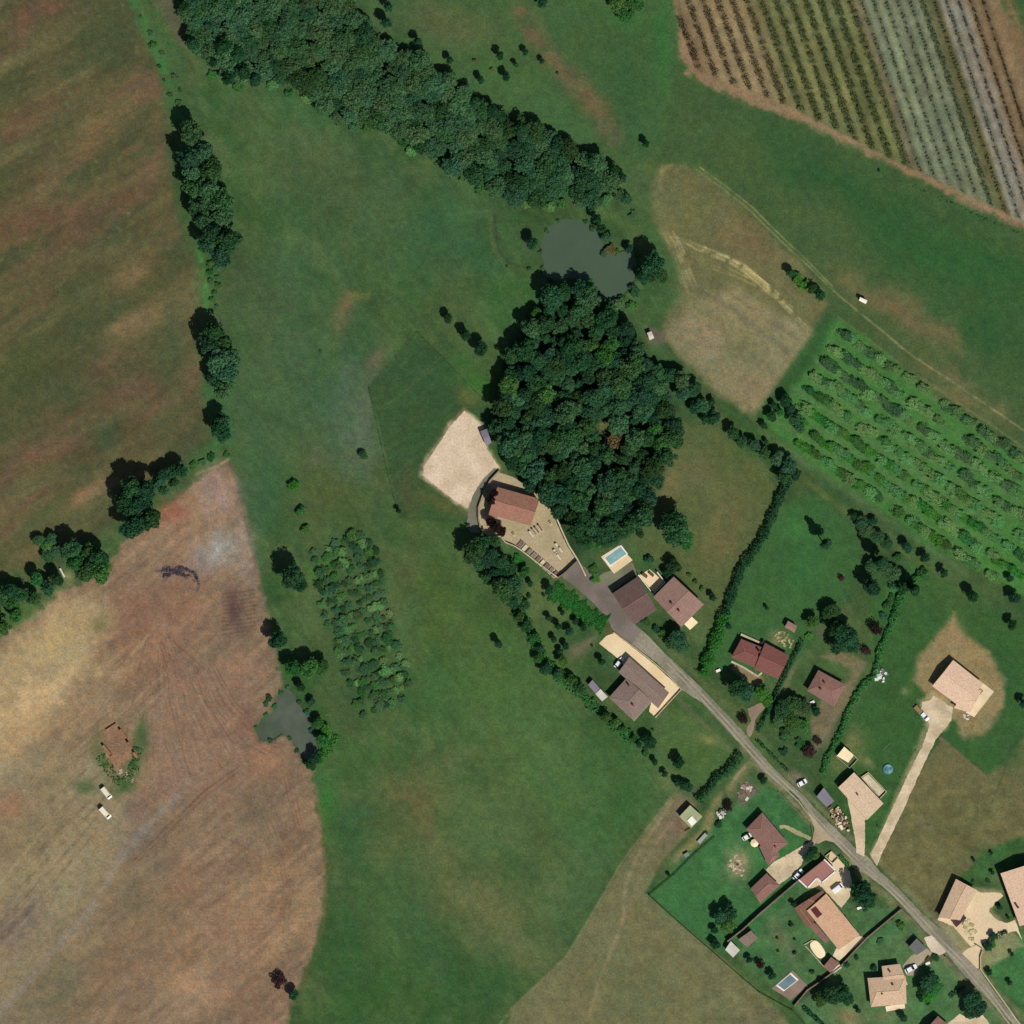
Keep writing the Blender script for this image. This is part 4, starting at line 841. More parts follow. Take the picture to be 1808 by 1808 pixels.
# ruined foundation of the bare field
w = House('ruin', 'tumbled remains of a brick barn in the bare brown field', 'ruin', [(186, 1290), (206, 1276)])
BBR = mat('broken brick', (150, 112, 88), .95, .25, 1.5, .4)
for a, b, hh in (((188, 1290), (206, 1278), .8), ((212, 1288), (222, 1302), 1.6), ((226, 1310), (232, 1322), 1.9), ((182, 1316), (196, 1332), 1.7), ((196, 1334), (204, 1348), 1.4), ((236, 1328), (243, 1338), 1.6)):
    p, q = np.array(w.L(*a)), np.array(w.L(*b)); m_ = (p + q) / 2; MB().box(m_[0], m_[1], -.1, np.linalg.norm(q - p), .8, hh + .1, math.atan2(*(q - p)[::-1])).build('wall_stub', BBR, w.root)
mb = MB()
for i in range(230):
    p = w.L(rnd.gauss(208, 10), rnd.gauss(1318, 19)); mb.box(p[0], p[1], -.02, rnd.uniform(.12, .5), rnd.uniform(.1, .35), rnd.uniform(.05, .2), rnd.uniform(0, 3))
tag(mb.build('rubble', mat('rubble brick', (146, 118, 94), .95, .25, 1.5, .4), w.root), kind='stuff')

# ------------------------------------------------------------------ walls, fences
def wall(name, label, cat, pts, h, th, m, group=None, z0=-.1):
    x0, y0 = W(*pts[0]); mb = MB()
    P = [(W(*p)[0] - x0, W(*p)[1] - y0) for p in pts]; n = len(P); Lf = []; Rt = []
    for i in range(n):
        d = Vector((0, 0))
        if i: d += (Vector(P[i]) - Vector(P[i - 1])).normalized()
        if i < n - 1: d += (Vector(P[i + 1]) - Vector(P[i])).normalized()
        d.normalize(); nn = Vector((-d.y, d.x)) * th / 2
        Lf.append((P[i][0] + nn.x, P[i][1] + nn.y)); Rt.append((P[i][0] - nn.x, P[i][1] - nn.y))
    for i in range(n - 1):
        mb.prism([Rt[i], Rt[i + 1], Lf[i + 1], Lf[i]], z0, h)
    o = mb.build(name, m); o.location = (x0, y0, 0); tag(o, label, cat, group); return o
CAPW = mat('pale wall coping', (196, 182, 150), .9, .12, 1.5, .3)
STONE = mat('shaded stone wall', (120, 108, 92), .95, .2, 1.5, .3)
wall('retaining_wall', 'curved stone wall between the grey ramp and the graveyard', 'wall', [(882, 831), (866, 848), (855, 868), (845, 896), (845, 915), (849, 936)], 1.3, .5, WALL2)
wall('graveyard_wall', 'long wall along the wood side of the graveyard', 'wall', [(934, 861), (952, 874), (974, 894), (990, 932), (1004, 963), (1021, 990), (1034, 1017)], 1.5, .5, CAPW)
wall('graveyard_wall', 'low wall behind the row of tombs on the garden side of the graveyard', 'wall', [(860, 948), (884, 947), (893, 958), (908, 964), (918, 970), (985, 1020)], 1.2, .4, CAPW)
wall('graveyard_end_wall', 'dark end wall across the foot of the graveyard', 'wall', [(985, 1020), (997, 1012), (1019, 991)], 1.9, .5, STONE)
wall('yard_wall', 'low roadside wall of the cream gravel yard', 'wall', [(1083, 1116), (1115, 1139), (1150, 1166), (1180, 1192), (1203, 1217), (1157, 1267)], .9, .3, CAPW)
wall('pool_side_wall', 'white walls of the small courtyard behind the lane side house', 'wall', [(1127, 1015), (1153, 1049), (1174, 1028), (1160, 1010)], 1.8, .35, WHITE)
wall('garden_wall', 'long dark boundary wall from the pink annex down to the white shed', 'wall', [(1411, 1553), (1376, 1583), (1340, 1614), (1312, 1640), (1284, 1662)], 2.3, .5, STONE)
wall('boundary_wall', 'long boundary wall from the roadside past the orange roofed house to the lower pool', 'wall', [(1591, 1605), (1560, 1631), (1530, 1656), (1500, 1688), (1484, 1706), (1452, 1730), (1425, 1748), (1402, 1776)], 1.7, .45, STONE)
wall('low_wall', 'thin roadside wall of the lawn below the orange roofed house', 'wall', [(1591, 1605), (1610, 1622), (1630, 1646)], .9, .3, STONE)
wall('lawn_wall', 'roadside wall at the bottom right beside the paved road', 'wall', [(1668, 1688), (1686, 1706), (1700, 1724), (1712, 1740)], 1.0, .35, STONE)
wall('drive_wall', 'curved wall at the mouth of the warm gravel forecourt', 'wall', [(1722, 1668), (1735, 1676), (1731, 1690), (1731, 1711), (1762, 1754), (1800, 1808)], 1.0, .35, CAPW)
wall('raised_bed_wall', 'pale walls of the long raised bed beside the fawn roofed house', 'raised bed', [(1521, 1372), (1533, 1364), (1565, 1398), (1553, 1410), (1521, 1372)], .9, .35, CAPW)
wall('cabin_deck_rail', 'pale rail round the deck of the bright cream cabin', 'rail', [(1475, 1334), (1500, 1356), (1514, 1341), (1508, 1334)], .9, .2, CAPW)
wall('garden_edging', 'dark narrow roadside wall of the hipped house lawn', 'wall', [(1374, 1398), (1400, 1424), (1432, 1456), (1436, 1474)], .8, .3, STONE)
wall('patio_wall', 'cream wall on the upper side of the dark red house', 'wall', [(1308, 1120), (1345, 1136), (1350, 1130)], .8, .8, CAPW)
wall('patio_edge', 'cream step along the lower side of the dark red house', 'step', [(1291, 1168), (1312, 1178), (1338, 1194), (1345, 1188)], .3, .7, CAPW)
wall('terrace_wall', 'walls of the square tiled terrace by the road above the pink annex', 'wall', [(1457, 1512), (1468, 1503), (1480, 1514), (1470, 1524), (1457, 1512)], .9, .3, CAPW)
for a, b, lb in (((1452, 1664), (1438, 1680), 'left'), ):
    pass
wall('pool_surround', 'brown surround along the oval pool cover', 'wall', [(1420, 1668), (1434, 1660), (1440, 1662)], .5, .3, CAPW)
wall('pool_edge_wall', 'thin sloping wall below the oval pool cover', 'wall', [(1422, 1670), (1440, 1690), (1456, 1708)], .8, .3, CAPW)

def fence(name, label, pts, h=1.2, gap=2.6, m=WOOD, wires=3, post=.07):
    x0, y0 = W(*pts[0]); root = empty(name, (x0, y0, 0)); tag(root, label, 'fence')
    P = [Vector((W(*p)[0] - x0, W(*p)[1] - y0, 0)) for p in pts]
    pm = None; wb = MB()
    for i in range(len(P) - 1):
        d = P[i + 1] - P[i]; k = max(1, int(d.length / gap))
        for j in range(k + (i == len(P) - 2)):
            q = P[i] + d * (j / k)
            if pm is None: pm = MB().cyl(0, 0, -.2, post, h + .25, 6).mesh('post', m)
            o = link(bpy.data.objects.new('post', pm), root); o.location = q
        for w in range(wires):
            z = h * (w + 1) / wires - .05; wb.box(*((P[i] + P[i + 1]) / 2).xy, z, d.length, .03 if wires == 3 else .04, .03 if wires == 3 else .12, math.atan2(d.y, d.x))
    wb.build('rails', m, root)
DFEN = mat('dark fence timber', (66, 72, 52), .9, .2, 3, .4)
fence('paddock_fence', 'dark post and rail fence round the darker paddock beside the gravel yard', [(860, 712), (820, 672), (780, 630), (738, 588), (700, 632), (652, 686), (664, 740), (684, 830), (703, 905)], 1.4, 4.2, DFEN, 3, .08)
fence('field_fence', 'fence along the lower garden boundary beside the tan field', [(1145, 1580), (1200, 1630), (1280, 1700), (1340, 1752), (1400, 1785), (1440, 1830)], 1.3, 4.5, DFEN, 4, .1)
fence('garden_fence', 'fence from the field track corner up to the small tarpaulin shed', [(1147, 1580), (1190, 1545), (1230, 1505), (1262, 1478)], 1.2, 4, DFEN, 4, .09)
fence('shed_fence', 'low fence round the yard of the square green shed', [(1195, 1443), (1210, 1468), (1226, 1458)], .9, 3, WOOD, 4, .07)
fence('washing_line', 'thin crossed poles on the lawn above the blue paddling pool', [(1558, 1325), (1572, 1312)], 1.8, 3.2, METAL, 3, .05)

# ------------------------------------------------------------------ pools
def pool(label, deck, water, deckm, tone, coping=True):
    s = House('swimming_pool', label, 'swimming pool', [deck[0], deck[1], deck[2], deck[3]])
    MB().prism([s.L(*p) for p in deck], -.05, .18).build('deck', deckm, s.root)
    w = [s.L(*p) for p in water]; cx = sum(p[0] for p in w) / len(w); cy = sum(p[1] for p in w) / len(w)
    big = [(cx + (x - cx) * 1.13, cy + (y - cy) * 1.2) for x, y in w]
    MB().prism(big, .0, .26).build('coping', WHITE, s.root)
    MB().prism(w, .1, .275).build('water', mat('pool water ' + str(tone[0]), tone, .1, .04, .8, .4, spec=.5), s.root)
pool('white edged turquoise pool on a cream terrace below the round wood', [(1061, 983), (1093, 963), (1117, 989), (1084, 1013)], [(1068, 985), (1096, 965), (1106, 978), (1078, 998)], SAND2, (136, 176, 174))
pool('pale blue pool on a brown deck in the lowest garden corner', [(1399, 1713), (1427, 1741), (1396, 1766), (1362, 1745)], [(1395, 1720), (1407, 1731), (1385, 1748), (1373, 1739)], mat('brown deck', (142, 122, 106), .9, .1, 2, .2), (112, 136, 142))
s = House('paddling_pool', 'small crumpled blue paddling pool on the lawn near the long drive', 'paddling pool', [(1562, 1358), (1574, 1358)])
bl = mat('faded blue plastic', (84, 130, 134), .5, .2, .8, .6)
MB().cyl(0, 0, 0, 1.9, .55, 22, rt=1.75).build('rim', bl, s.root); MB().cyl(0, 0, .555, 1.6, .02, 20).build('water', mat('blue plastic water', (70, 116, 122), .15, .3, .8, .6, rgb2=(110, 150, 150)), s.root)
s = House('pool_cover', 'cream oval pool cover beside the orange roofed house', 'pool cover', [(1438, 1668), (1449, 1684)])
a = [(3.3 * abs(math.cos(t)) ** .7 * (1 if math.cos(t) > 0 else -1), 1.75 * abs(math.sin(t)) ** .7 * (1 if math.sin(t) > 0 else -1)) for t in [2 * PI * i / 28 for i in range(28)]]
MB().prism(a, 0, .7).build('shell', WHITE, s.root); MB().prism([(x * 1.03, y * 1.05) for x, y in a], .702, .8, top=[(x * .9, y * .85) for x, y in a]).build('cover', R['cream'], s.root)

# ------------------------------------------------------------------ tombs
GR = [mat('grey granite', (128, 116, 104), .5, .1, 2, .4), mat('brown granite', (118, 96, 88), .5, .1, 2, .4), mat('pale limestone', (206, 192, 160), .9, .1, 2, .4)]
def tomb(label, px, py, ang, l, w_, mi, hs=.9, grp='tombs of the graveyard'):
    x, y = W(px, py); r = empty('tomb', (x, y, 0), ang); tag(r, label, 'tomb', grp)
    MB().box(0, 0, -.02, l, w_, .25).build('base', GR[2] if mi < 2 else GR[0], r)
    MB().box(-.05, 0, .23, l - .35, w_ - .3, .25).build('slab', GR[mi], r)
    MB().box(l / 2 - .12, 0, .23, .16, w_ - .35, hs).build('headstone', GR[mi], r)
aw = math.atan2(-(1010 - 958), 975 - 918)
ord_ = ['first', 'second', 'third', 'fourth', 'fifth', 'sixth', 'seventh', 'eighth', 'ninth']
sh = ['brown', 'pale', 'grey', 'grey', 'brown', 'pale', 'brown', 'grey', 'brown']
for i in range(9):
    t = i / 8
    tomb(f'{sh[i]} slab tomb, {ord_[i]} from the top of the row along the garden wall', 919 + 61 * t, 961 + 53 * t, aw - PI / 2 + PI, 2.6, 1.55 if i % 3 else 1.9, {'grey': 0, 'brown': 1, 'pale': 2}[sh[i]], .6)
a2 = math.atan2(-(928 - 946), 958 - 934)
for i, (px, py, mi, lb) in enumerate([(938, 943, 2, 'pale slab tomb at the lower left of the group near the russet roof'), (943, 939, 0, 'grey slab tomb between two others near the russet roof'), (948, 936, 1, 'brown slab tomb in the middle of the group near the russet roof'), (954, 932, 1, 'brown slab tomb at the upper right of the group near the russet roof')]):
    tomb(lb, px, py, a2 + PI / 2, 2.7, 1.0, mi, .8)
for px, py, lb in ((984, 964, 'pale tomb standing above the group in the open lower court'), (990, 971, 'pale tomb at the right of the group in the open lower court'), (981, 975, 'pale tomb at the left of the group in the open lower court'), (987, 984, 'pale tomb lowest of the group in the open lower court')):
    tomb(lb, px, py, a2 + PI / 2, 2.4, 1.1, 2, .8)
for px, py, lb in ((908, 945, 'small dark grave cross left of the tombs'), (973, 925, 'dark grave cross near the wood side wall'), (983, 979, 'tall dark iron cross among the pale tombs')):
    x, y = W(px, py); r = empty('grave_cross', (x, y, 0), .6); tag(r, lb, 'cross')
    MB().box(0, 0, -.02, .9, .9, .4).build('plinth', GR[2], r); MB().box(0, 0, .38, .16, .16, 1.9).build('shaft', GR[1], r); MB().box(0, 0, 1.7, 1.1, .15, .15, 0).build('arm', GR[1], r)

# ------------------------------------------------------------------ vehicles
TYRE = mat('tyre rubber', (34, 34, 36), .9, .1, 3, 1); RIM = mat('wheel rim', (150, 150, 152), .4, .05, 3, 1, metal=.5); LAMP = mat('lamp glass', (220, 220, 210), .2, .03, 3, 1); REDL = mat('red lamp glass', (150, 30, 26), .3, .03, 3, 1)
def vehicle(name, label, cat, px, py, head, paint, l=4.3, w=1.78, h=1.5, van=False, group=None):
    """head: degrees anticlockwise from east"""
    x, y = W(px, py); r = empty(name, (x, y, 0), math.radians(head)); tag(r, label, cat, group)
    bm = mat('paint ' + '_'.join(map(str, paint)), paint, .3, .02, 1, .3, spec=.6)
    # lower body lofted along x
    st = [(-.5, .55, .80), (-.47, .80, .90), (-.30, .92, 1.0), (.15, .93, 1.0), (.40, .84, .97), (.48, .66, .86), (.5, .45, .76)]
    if van: st = [(-.5, .95, .96), (-.48, 1.0, 1.0), (0, 1.0, 1.0), (.34, 1.0, 1.0), (.46, .85, .95), (.5, .5, .84)]
    v = []; f = []
    for sx, sz, sw in st:
        X_, hw, z = sx * l, sw * w / 2, .28 + sz * (.66 if not van else .82) * 1.0
        v += [(X_, -hw * .96, .22), (X_, -hw, .5), (X_, -hw, z - .14), (X_, -hw * .86, z), (X_, hw * .86, z), (X_, hw, z - .14), (X_, hw, .5), (X_, hw * .96, .22)]
    for i in range(len(st) - 1):
        for j in range(8): f.append((i * 8 + j, i * 8 + (j + 1) % 8, (i + 1) * 8 + (j + 1) % 8, (i + 1) * 8 + j))
    f.append(tuple(range(7, -1, -1))); f.append(tuple((len(st) - 1) * 8 + j for j in range(8)))
    body = MB().add(v, [tuple(reversed(q)) for q in f[:-2]] + f[-2:]).build('body', bm, r, smooth=False)
    zb = .28 + .9 * .66; x0, x1, x2, x3 = (-.42 * l, -.30 * l, .06 * l, .27 * l)
    if van: zb = 1.05; x0, x1, x2, x3 = (-.48 * l, -.46 * l, .22 * l, .36 * l)
    hb, ht = w * .44, w * .36
    v = [(x0, -hb, zb), (x3, -hb, zb), (x3, hb, zb), (x0, hb, zb), (x1, -ht, h), (x2, -ht, h), (x2, ht, h), (x1, ht, h)]
    MB().add(v, [(0, 1, 5, 4), (1, 2, 6, 5), (2, 3, 7, 6), (3, 0, 4, 7)]).build('windows', GLASS if not van else bm, r)
    ro = MB().prism([(x1 - .05, -ht - .04), (x2 + .05, -ht - .04), (x2 + .05, ht + .04), (x1 - .05, ht + .04)], h - .02, h + .05).build('roof', bm, r)
    if van: MB().add([(x3 + .02, -hb * .9, zb + .05), (x3 + .02, hb * .9, zb + .05), (x2 + .06, ht * .9, h - .1), (x2 + .06, -ht * .9, h - .1)], [(0, 1, 2, 3)]).build('windscreen', GLASS, r)
    wm = rm = None
    for sx in (-.31, .31):
        for sy in (-1, 1):
            t = MB().tube((0, -.11, 0), (0, .11, 0), .32, .32, 16).build('wheel', TYRE, r); t.location = (sx * l, sy * (w / 2 - .1), .32)
            MB().tube((0, -.12, 0), (0, .12, 0), .19, .19, 12).build('rim', RIM, t)
    for sy in (-1, 1):
        MB().box(l * .487, sy * w * .3, .58, .1, .34, .14).build('headlight', LAMP, r); MB().box(-l * .487, sy * w * .33, .66, .08, .22, .14).build('tail_light', REDL, r)
    return r
vehicle('car', 'white car with dark windows parked at the corner of the brown roofed house', 'car', 1093, 1170, 50, (236, 234, 232))
vehicle('car', 'silver white car parked in the shade of the pink flat roofed annex', 'car', 1409, 1544, 48, (238, 240, 246), 4.6)
vehicle('van', 'white van standing alone on the pale court beside the orange roofed house', 'van', 1479, 1568, 38, (242, 242, 252), 4.3, 1.95, 1.95, True)
vehicle('car', 'white estate car by the sandy roofed house near the dark carport', 'car', 1608, 1710, 27, (242, 242, 252), 4.5)
vehicle('car', 'small white car at the edge of the drive of the pale pink house', 'car', 1632, 1264, -48, (240, 240, 240), 3.9)
vehicle('van', 'off white van nearest the ruin in the bare field', 'van', 188, 1400, -52, (232, 222, 200), 4.8, 1.95, 2.0, True)
vehicle('van', 'cream van parked below the other one in the bare field', 'van', 186, 1435, -48, (240, 230, 208), 4.9, 2.0, 2.1, True)
vehicle('car', 'bright white car parked on the verge above the road', 'car', 1416, 1382, 30, (248, 248, 250), 3.6)
vehicle('car', 'small white car parked against the hipped brown house', 'car', 1319, 1477, 30, (240, 238, 228), 3.7)

def trailer(label, px, py, ang, l, w_, h, c):
    x, y = W(px, py); r = empty('trailer', (x, y, 0), math.radians(ang)); tag(r, label, 'trailer'); bm = mat('trailer ' + '_'.join(map(str, c)), c, .5, .06, 1, .3)
    MB().prism([(-l/2, -w_/2), (l/2, -w_/2), (l/2, w_/2), (-l/2, w_/2)], .5, .5 + h, top=[(-l/2 + .1, -w_/2 + .1), (l/2 - .1, -w_/2 + .1), (l/2 - .1, w_/2 - .1), (-l/2 + .1, w_/2 - .1)]).build('body', bm, r)
    MB().box(l / 2 + .6, 0, .4, 1.2, .1, .1).build('drawbar', METAL, r)
    for sy in (-1, 1): MB().tube((0, sy * w_ / 2 - .1, .32), (0, sy * w_ / 2 + .1, .32), .32, .32, 14).build('wheel', TYRE, r)
trailer('long narrow white trailer beside the boundary wall below the orange roofed house', 1477, 1710, 34, 3.6, 1.5, .9, (230, 228, 214))
trailer('silver green trailer on the track verge below the green shed', 1240, 1480, 48, 4.2, 1.5, .5, (150, 158, 146))
trailer('small grey covered trailer beyond the long one on the track verge', 1212, 1509, 30, 2.0, 1.5, .7, (120, 134, 124))
trailer('small brown open trailer behind the white car on the drive of the pale pink house', 1620, 1252, 132, 2.8, 1.7, .5, (142, 112, 78))
trailer('long pale flatbed trailer against the wood near the bare field trees', 110, 1011, -62, 3.6, .7, .3, (206, 204, 190))

# parasol, rubble, woodpile, pallets, gas tank, posts
x, y = W(1332, 1488); r = empty('parasol', (x, y, 0)); tag(r, 'cream parasol beside the hipped brown house', 'parasol')
MB().cyl(0, 0, 0, .04, 2.4, 8).build('pole', METAL, r); MB().cyl(0, 0, 2.1, 1.5, .5, 8, rt=.05).build('canopy', R['cream'], r); MB().cyl(0, 0, 0, .35, .12, 12).build('base', GR[0], r)
def pile(name, label, cat, pts, n, hmax, cols, sz=(.3, 1.2), seed=1):
    rr = random.Random(seed); x0, y0 = W(*pts[0]); mb = MB(); ms = [mat('pile ' + '_'.join(map(str, c)), c, .9, .15, 2, .5) for c in cols]
    xs = [p[0] for p in pts]; ys = [p[1] for p in pts]; k = 0
    while k < n:
        a, b = rr.uniform(min(xs), max(xs)), rr.uniform(min(ys), max(ys)); ins = False
        for i in range(len(pts)):
            (ax, ay), (bx, by) = pts[i], pts[(i + 1) % len(pts)]
            if (ay > b) != (by > b) and a < (bx - ax) * (b - ay) / (by - ay) + ax: ins = not ins
        if not ins: continue
        x, y = W(a, b); mb.box(x - x0, y - y0, -.02, rr.uniform(*sz), rr.uniform(sz[0], sz[1] * .7), rr.uniform(.15, hmax), rr.uniform(0, 3), rr.randrange(len(ms))); k += 1
    o = mb.build(name, ms); o.location = (x0, y0, 0); tag(o, label, cat); return o
pile('building_materials', 'heap of cream and brown building materials beside the fawn driveway', 'rubble heap', [(1464, 1424), (1474, 1422), (1494, 1440), (1500, 1466), (1488, 1466), (1470, 1444)], 60, 1.0, [(222, 206, 170), (180, 156, 120), (98, 82, 66), (238, 226, 200)], (.4, 1.9), 2)
pile('scrap_heap', 'heap of white scrap where the field track meets the garden trees', 'scrap heap', [(1264, 1430), (1280, 1430), (1284, 1440), (1272, 1446)], 22, .9, [(236, 234, 220), (190, 190, 180), (70, 76, 70)], (.4, 1.8), 3)
pile('scrap_heap', 'heap of grey and white scrap in the grass left of the pale pink house', 'scrap heap', [(1546, 1184), (1556, 1180), (1568, 1190), (1560, 1206), (1546, 1202)], 26, .7, [(200, 204, 198), (112, 122, 112), (232, 232, 226)], (.4, 1.8), 4)
pile('stone_heap', 'heap of pale stones by the side wall of the pale pink house', 'stone heap', [(1700, 1262), (1712, 1262), (1712, 1272), (1704, 1272)], 16, .4, [(226, 222, 208), (190, 180, 160)], (.3, .8), 5)
pile('timber_heap', 'planks and debris stacked below the verge on the brown patch', 'timber heap', [(1316, 1382), (1328, 1380), (1334, 1398), (1312, 1418), (1300, 1414)], 20, .4, [(150, 128, 120), (214, 204, 184), (120, 98, 92)], (.4, 2.4), 6)
pile('garden_heap', 'heap of straw and stakes behind the dark red house', 'garden heap', [(1366, 1118), (1382, 1112), (1402, 1128), (1396, 1148), (1378, 1138)], 26, .3, [(160, 150, 104), (120, 112, 78), (186, 178, 136)], (.3, 1.6), 7)
pile('pallet_stack', 'rows of pale pallets on the warm gravel forecourt', 'pallets', [(1702, 1630), (1710, 1626), (1722, 1640), (1730, 1656), (1716, 1664), (1702, 1642)], 16, .5, [(206, 192, 146), (186, 170, 120)], (1.0, 1.8), 8)
pile('debris', 'pale debris at the lower side of the ruin in the bare field', 'debris', [(206, 1360), (216, 1358), (240, 1366), (246, 1372), (232, 1384), (214, 1370)], 20, .3, [(186, 172, 148), (150, 140, 120)], (.3, 1.0), 9)
pile('dead_wood', 'burnt branches and ash blocks in the bare field beside the pale ash patch', 'burnt wood', [(282, 1006), (300, 1000), (328, 1002), (352, 1018), (350, 1036), (320, 1014), (290, 1018)], 60, .5, [(66, 58, 66), (90, 78, 80), (52, 46, 52)], (.15, 1.6), 10)
pile('sandpit', 'worn rectangular sandpit with stone edging on the hipped house lawn', 'sandpit', [(1288, 1518), (1300, 1510), (1316, 1530), (1318, 1544), (1302, 1548), (1286, 1530)], 40, .12, [(178, 158, 128), (196, 182, 150), (140, 128, 100)], (.4, 1.4), 11)
x, y = W(1694, 1625); r = empty('woodpile', (x, y, 0), .72); tag(r, 'dark maroon roofed woodpile on the warm gravel forecourt', 'woodpile')
mb = MB()
for i in range(14):
    for j in range(5): mb.tube((-2.1 + i * .31, -.75, .2 + j * .28), (-2.1 + i * .31, .75, .2 + j * .28), .14, .14, 7)
mb.build('logs', WOOD, r); mb = MB()
for i in range(9): mb.box(-2.2 + i * .55, 0, 1.62, .5, 2.0, .06)
mb.build('cover', mat('maroon boards', (74, 46, 50), .8, .1, 2, .5), r)
wall('tiled_sunshade', 'narrow wooden screen beside the walled pool courtyard', 'screen', [(1160, 1008), (1168, 1018)], 1.8, .2, WOOD)

def garden_table(label, px, py):
    x, y = W(px, py); r = empty('garden_table', (x, y, 0), .4); tag(r, label, 'table'); MB().box(0, 0, .7, 1.6, .9, .05).build('table_top', WHITE, r)
    for sx in (-.65, .65):
        for sy in (-.33, .33): MB().box(sx, sy, 0, .07, .07, .7).build('leg', WHITE, r)
garden_table('small white garden table on the lawn right of the orange roofed house', 1517, 1603)
garden_table('small white garden table on the lawn left of the dark red house', 1268, 1184)
garden_table('small white garden table by the hedge behind the white estate car', 1638, 1701)
garden_table('small white garden table at the lower corner of the rose roofed house', 1434, 1240)
# ------------------------------------------------------------------ foliage
LM = {
 'dark': leaf_mat('dark blue green leaves', (40, 80, 52), (60, 104, 70), .02, .22),
 'wood': leaf_mat('woodland leaves', (46, 86, 54), (72, 114, 74), .04, .32),
 'grey': leaf_mat('grey green leaves', (62, 102, 66), (90, 128, 84), .03, .2),
 'mid': leaf_mat('mid green leaves', (56, 104, 54), (84, 134, 70), .03, .25),
 'bright': leaf_mat('bright green leaves', (62, 122, 50), (84, 150, 66), .02, .15),
 'grove': leaf_mat('grove leaves', (90, 140, 78), (122, 166, 104), .03, .2),
 'purple': leaf_mat('purple brown leaves', (66, 44, 50), (88, 64, 66), .01, .1),
 'olive': leaf_mat('olive brown leaves', (104, 100, 66), (132, 116, 80), .02, .2),
 'brown_and_shade': leaf_mat('sombre brown and shade toned leaves', (52, 40, 38), (66, 50, 46), .01, .1),  # brown tree leaves, also the court's shade colour put into crowns
 'vine': leaf_mat('vine leaves', (74, 92, 54), (96, 112, 70), .02, .2),
 'vinebrown': leaf_mat('sparse brown vine shoots', (84, 78, 54), (70, 64, 46), .02, .2),
 'vinegrey': leaf_mat('dusty vine leaves', (112, 124, 92), (96, 110, 84), .02, .2),
}
LM['ivy'] = leaf_mat('ivy leaves', (50, 118, 50), (66, 138, 62), .01, .05)
BARK = mat('bark', (96, 84, 68), .95, .25, 3, .4)
def crown_quads(seed, Rr, Hc, z0, nl, nlobe, leaf, flat=1.0, col=False):
    rg = np.random.RandomState(seed)
    th = rg.uniform(0, 2 * PI, nlobe); rr = np.sqrt(rg.uniform(0.02, 1, nlobe)) * .82 * (1 + .16 * np.sin(th * 2 + seed) + .10 * np.sin(th * 5 + seed)); hh = rg.uniform(-.4, .95, nlobe)
    k = np.sqrt(np.clip(1 - (hh * .8) ** 2, .15, 1))
    C = np.stack([np.cos(th) * rr * k * Rr, np.sin(th) * rr * k * Rr, z0 + Hc / 2 + hh * Hc * .40 * (1 if col else (1.15 - rr))], 1)
    lr = Rr * rg.uniform(.15, .30, nlobe) * (1.0 if not col else 2.1)
    if col: C[:, :2] *= np.clip(1.25 - (C[:, 2:3] - z0) / Hc, .2, 1) * .8; lr *= np.clip(1.3 - (C[:, 2] - z0) / Hc, .35, 1)
    C[0] = (0, 0, z0 + Hc * .5); lr[0] = Rr * .42
    w = lr ** 2; li = rg.choice(nlobe, nl, p=w / w.sum())
    d = rg.normal(0, 1, (nl, 3)); d[:, 2] += .35; d /= np.linalg.norm(d, axis=1)[:, None]
    rad = (lr[li] * rg.uniform(.55, 1.12, nl) ** .6)[:, None]
    P = C[li] + d * rad * np.array([1, 1, flat])
    return leaf_quads(rg, P, d, leaf), C, lr
def trunk_mesh(name, H, r, C, rg):
    mb = MB(); top = H
    mb.tube((0, 0, -.2), (.05 * r, 0, top * .5), r, r * .7, 7); mb.tube((.05 * r, 0, top * .5), (0, 0, top), r * .7, r * .3, 6)
    for c in C[1:7]:
        mb.tube((0, 0, top * rg.uniform(.45, .8)), tuple(c), r * .35, r * .1, 5)
    return mb.mesh(name, BARK)
PROTO = {}
def proto(kind, v):
    k = (kind, v)
    if k in PROTO: return PROTO[k]
    seed = hash((len(kind), ord(kind[0]), v)) % 9999 + v
    rg = random.Random(seed)
    # unit radius 4 m crowns; scaled by placement
    if kind == 'bush': q, C, lr = crown_quads(seed, 4, 5.2, .2, 1500, 30, .42); Ht, r = 2.0, .22
    elif kind == 'column': q, C, lr = crown_quads(seed, 2.6, 17, .6, 4200, 60, .36, col=True); Ht, r = 12, .3
    elif kind == 'willow': q, C, lr = crown_quads(seed, 4.4, 6.5, 2.6, 2600, 70, .36, .9); Ht, r = 6.0, .28
    elif kind == 'open': q, C, lr = crown_quads(seed, 4.2, 6.0, 1.4, 1100, 44, .36); Ht, r = 5.0, .2
    else: q, C, lr = crown_quads(seed, 4, 7.2, 2.6, 3800, 80, .34); Ht, r = 6.2, .32
    PROTO[k] = (q, trunk_mesh('trunk', Ht, r, C, rg)); return PROTO[k]
CM_ = {}
def crown_mesh(kind, v, lm):
    k = (kind, v, lm)
    if k not in CM_: CM_[k] = quads_mesh('crown', proto(kind, v)[0], LM[lm])
    return CM_[k]
NT = [0]
LAND = []        # filled below: (px, py, words)
PEND = []
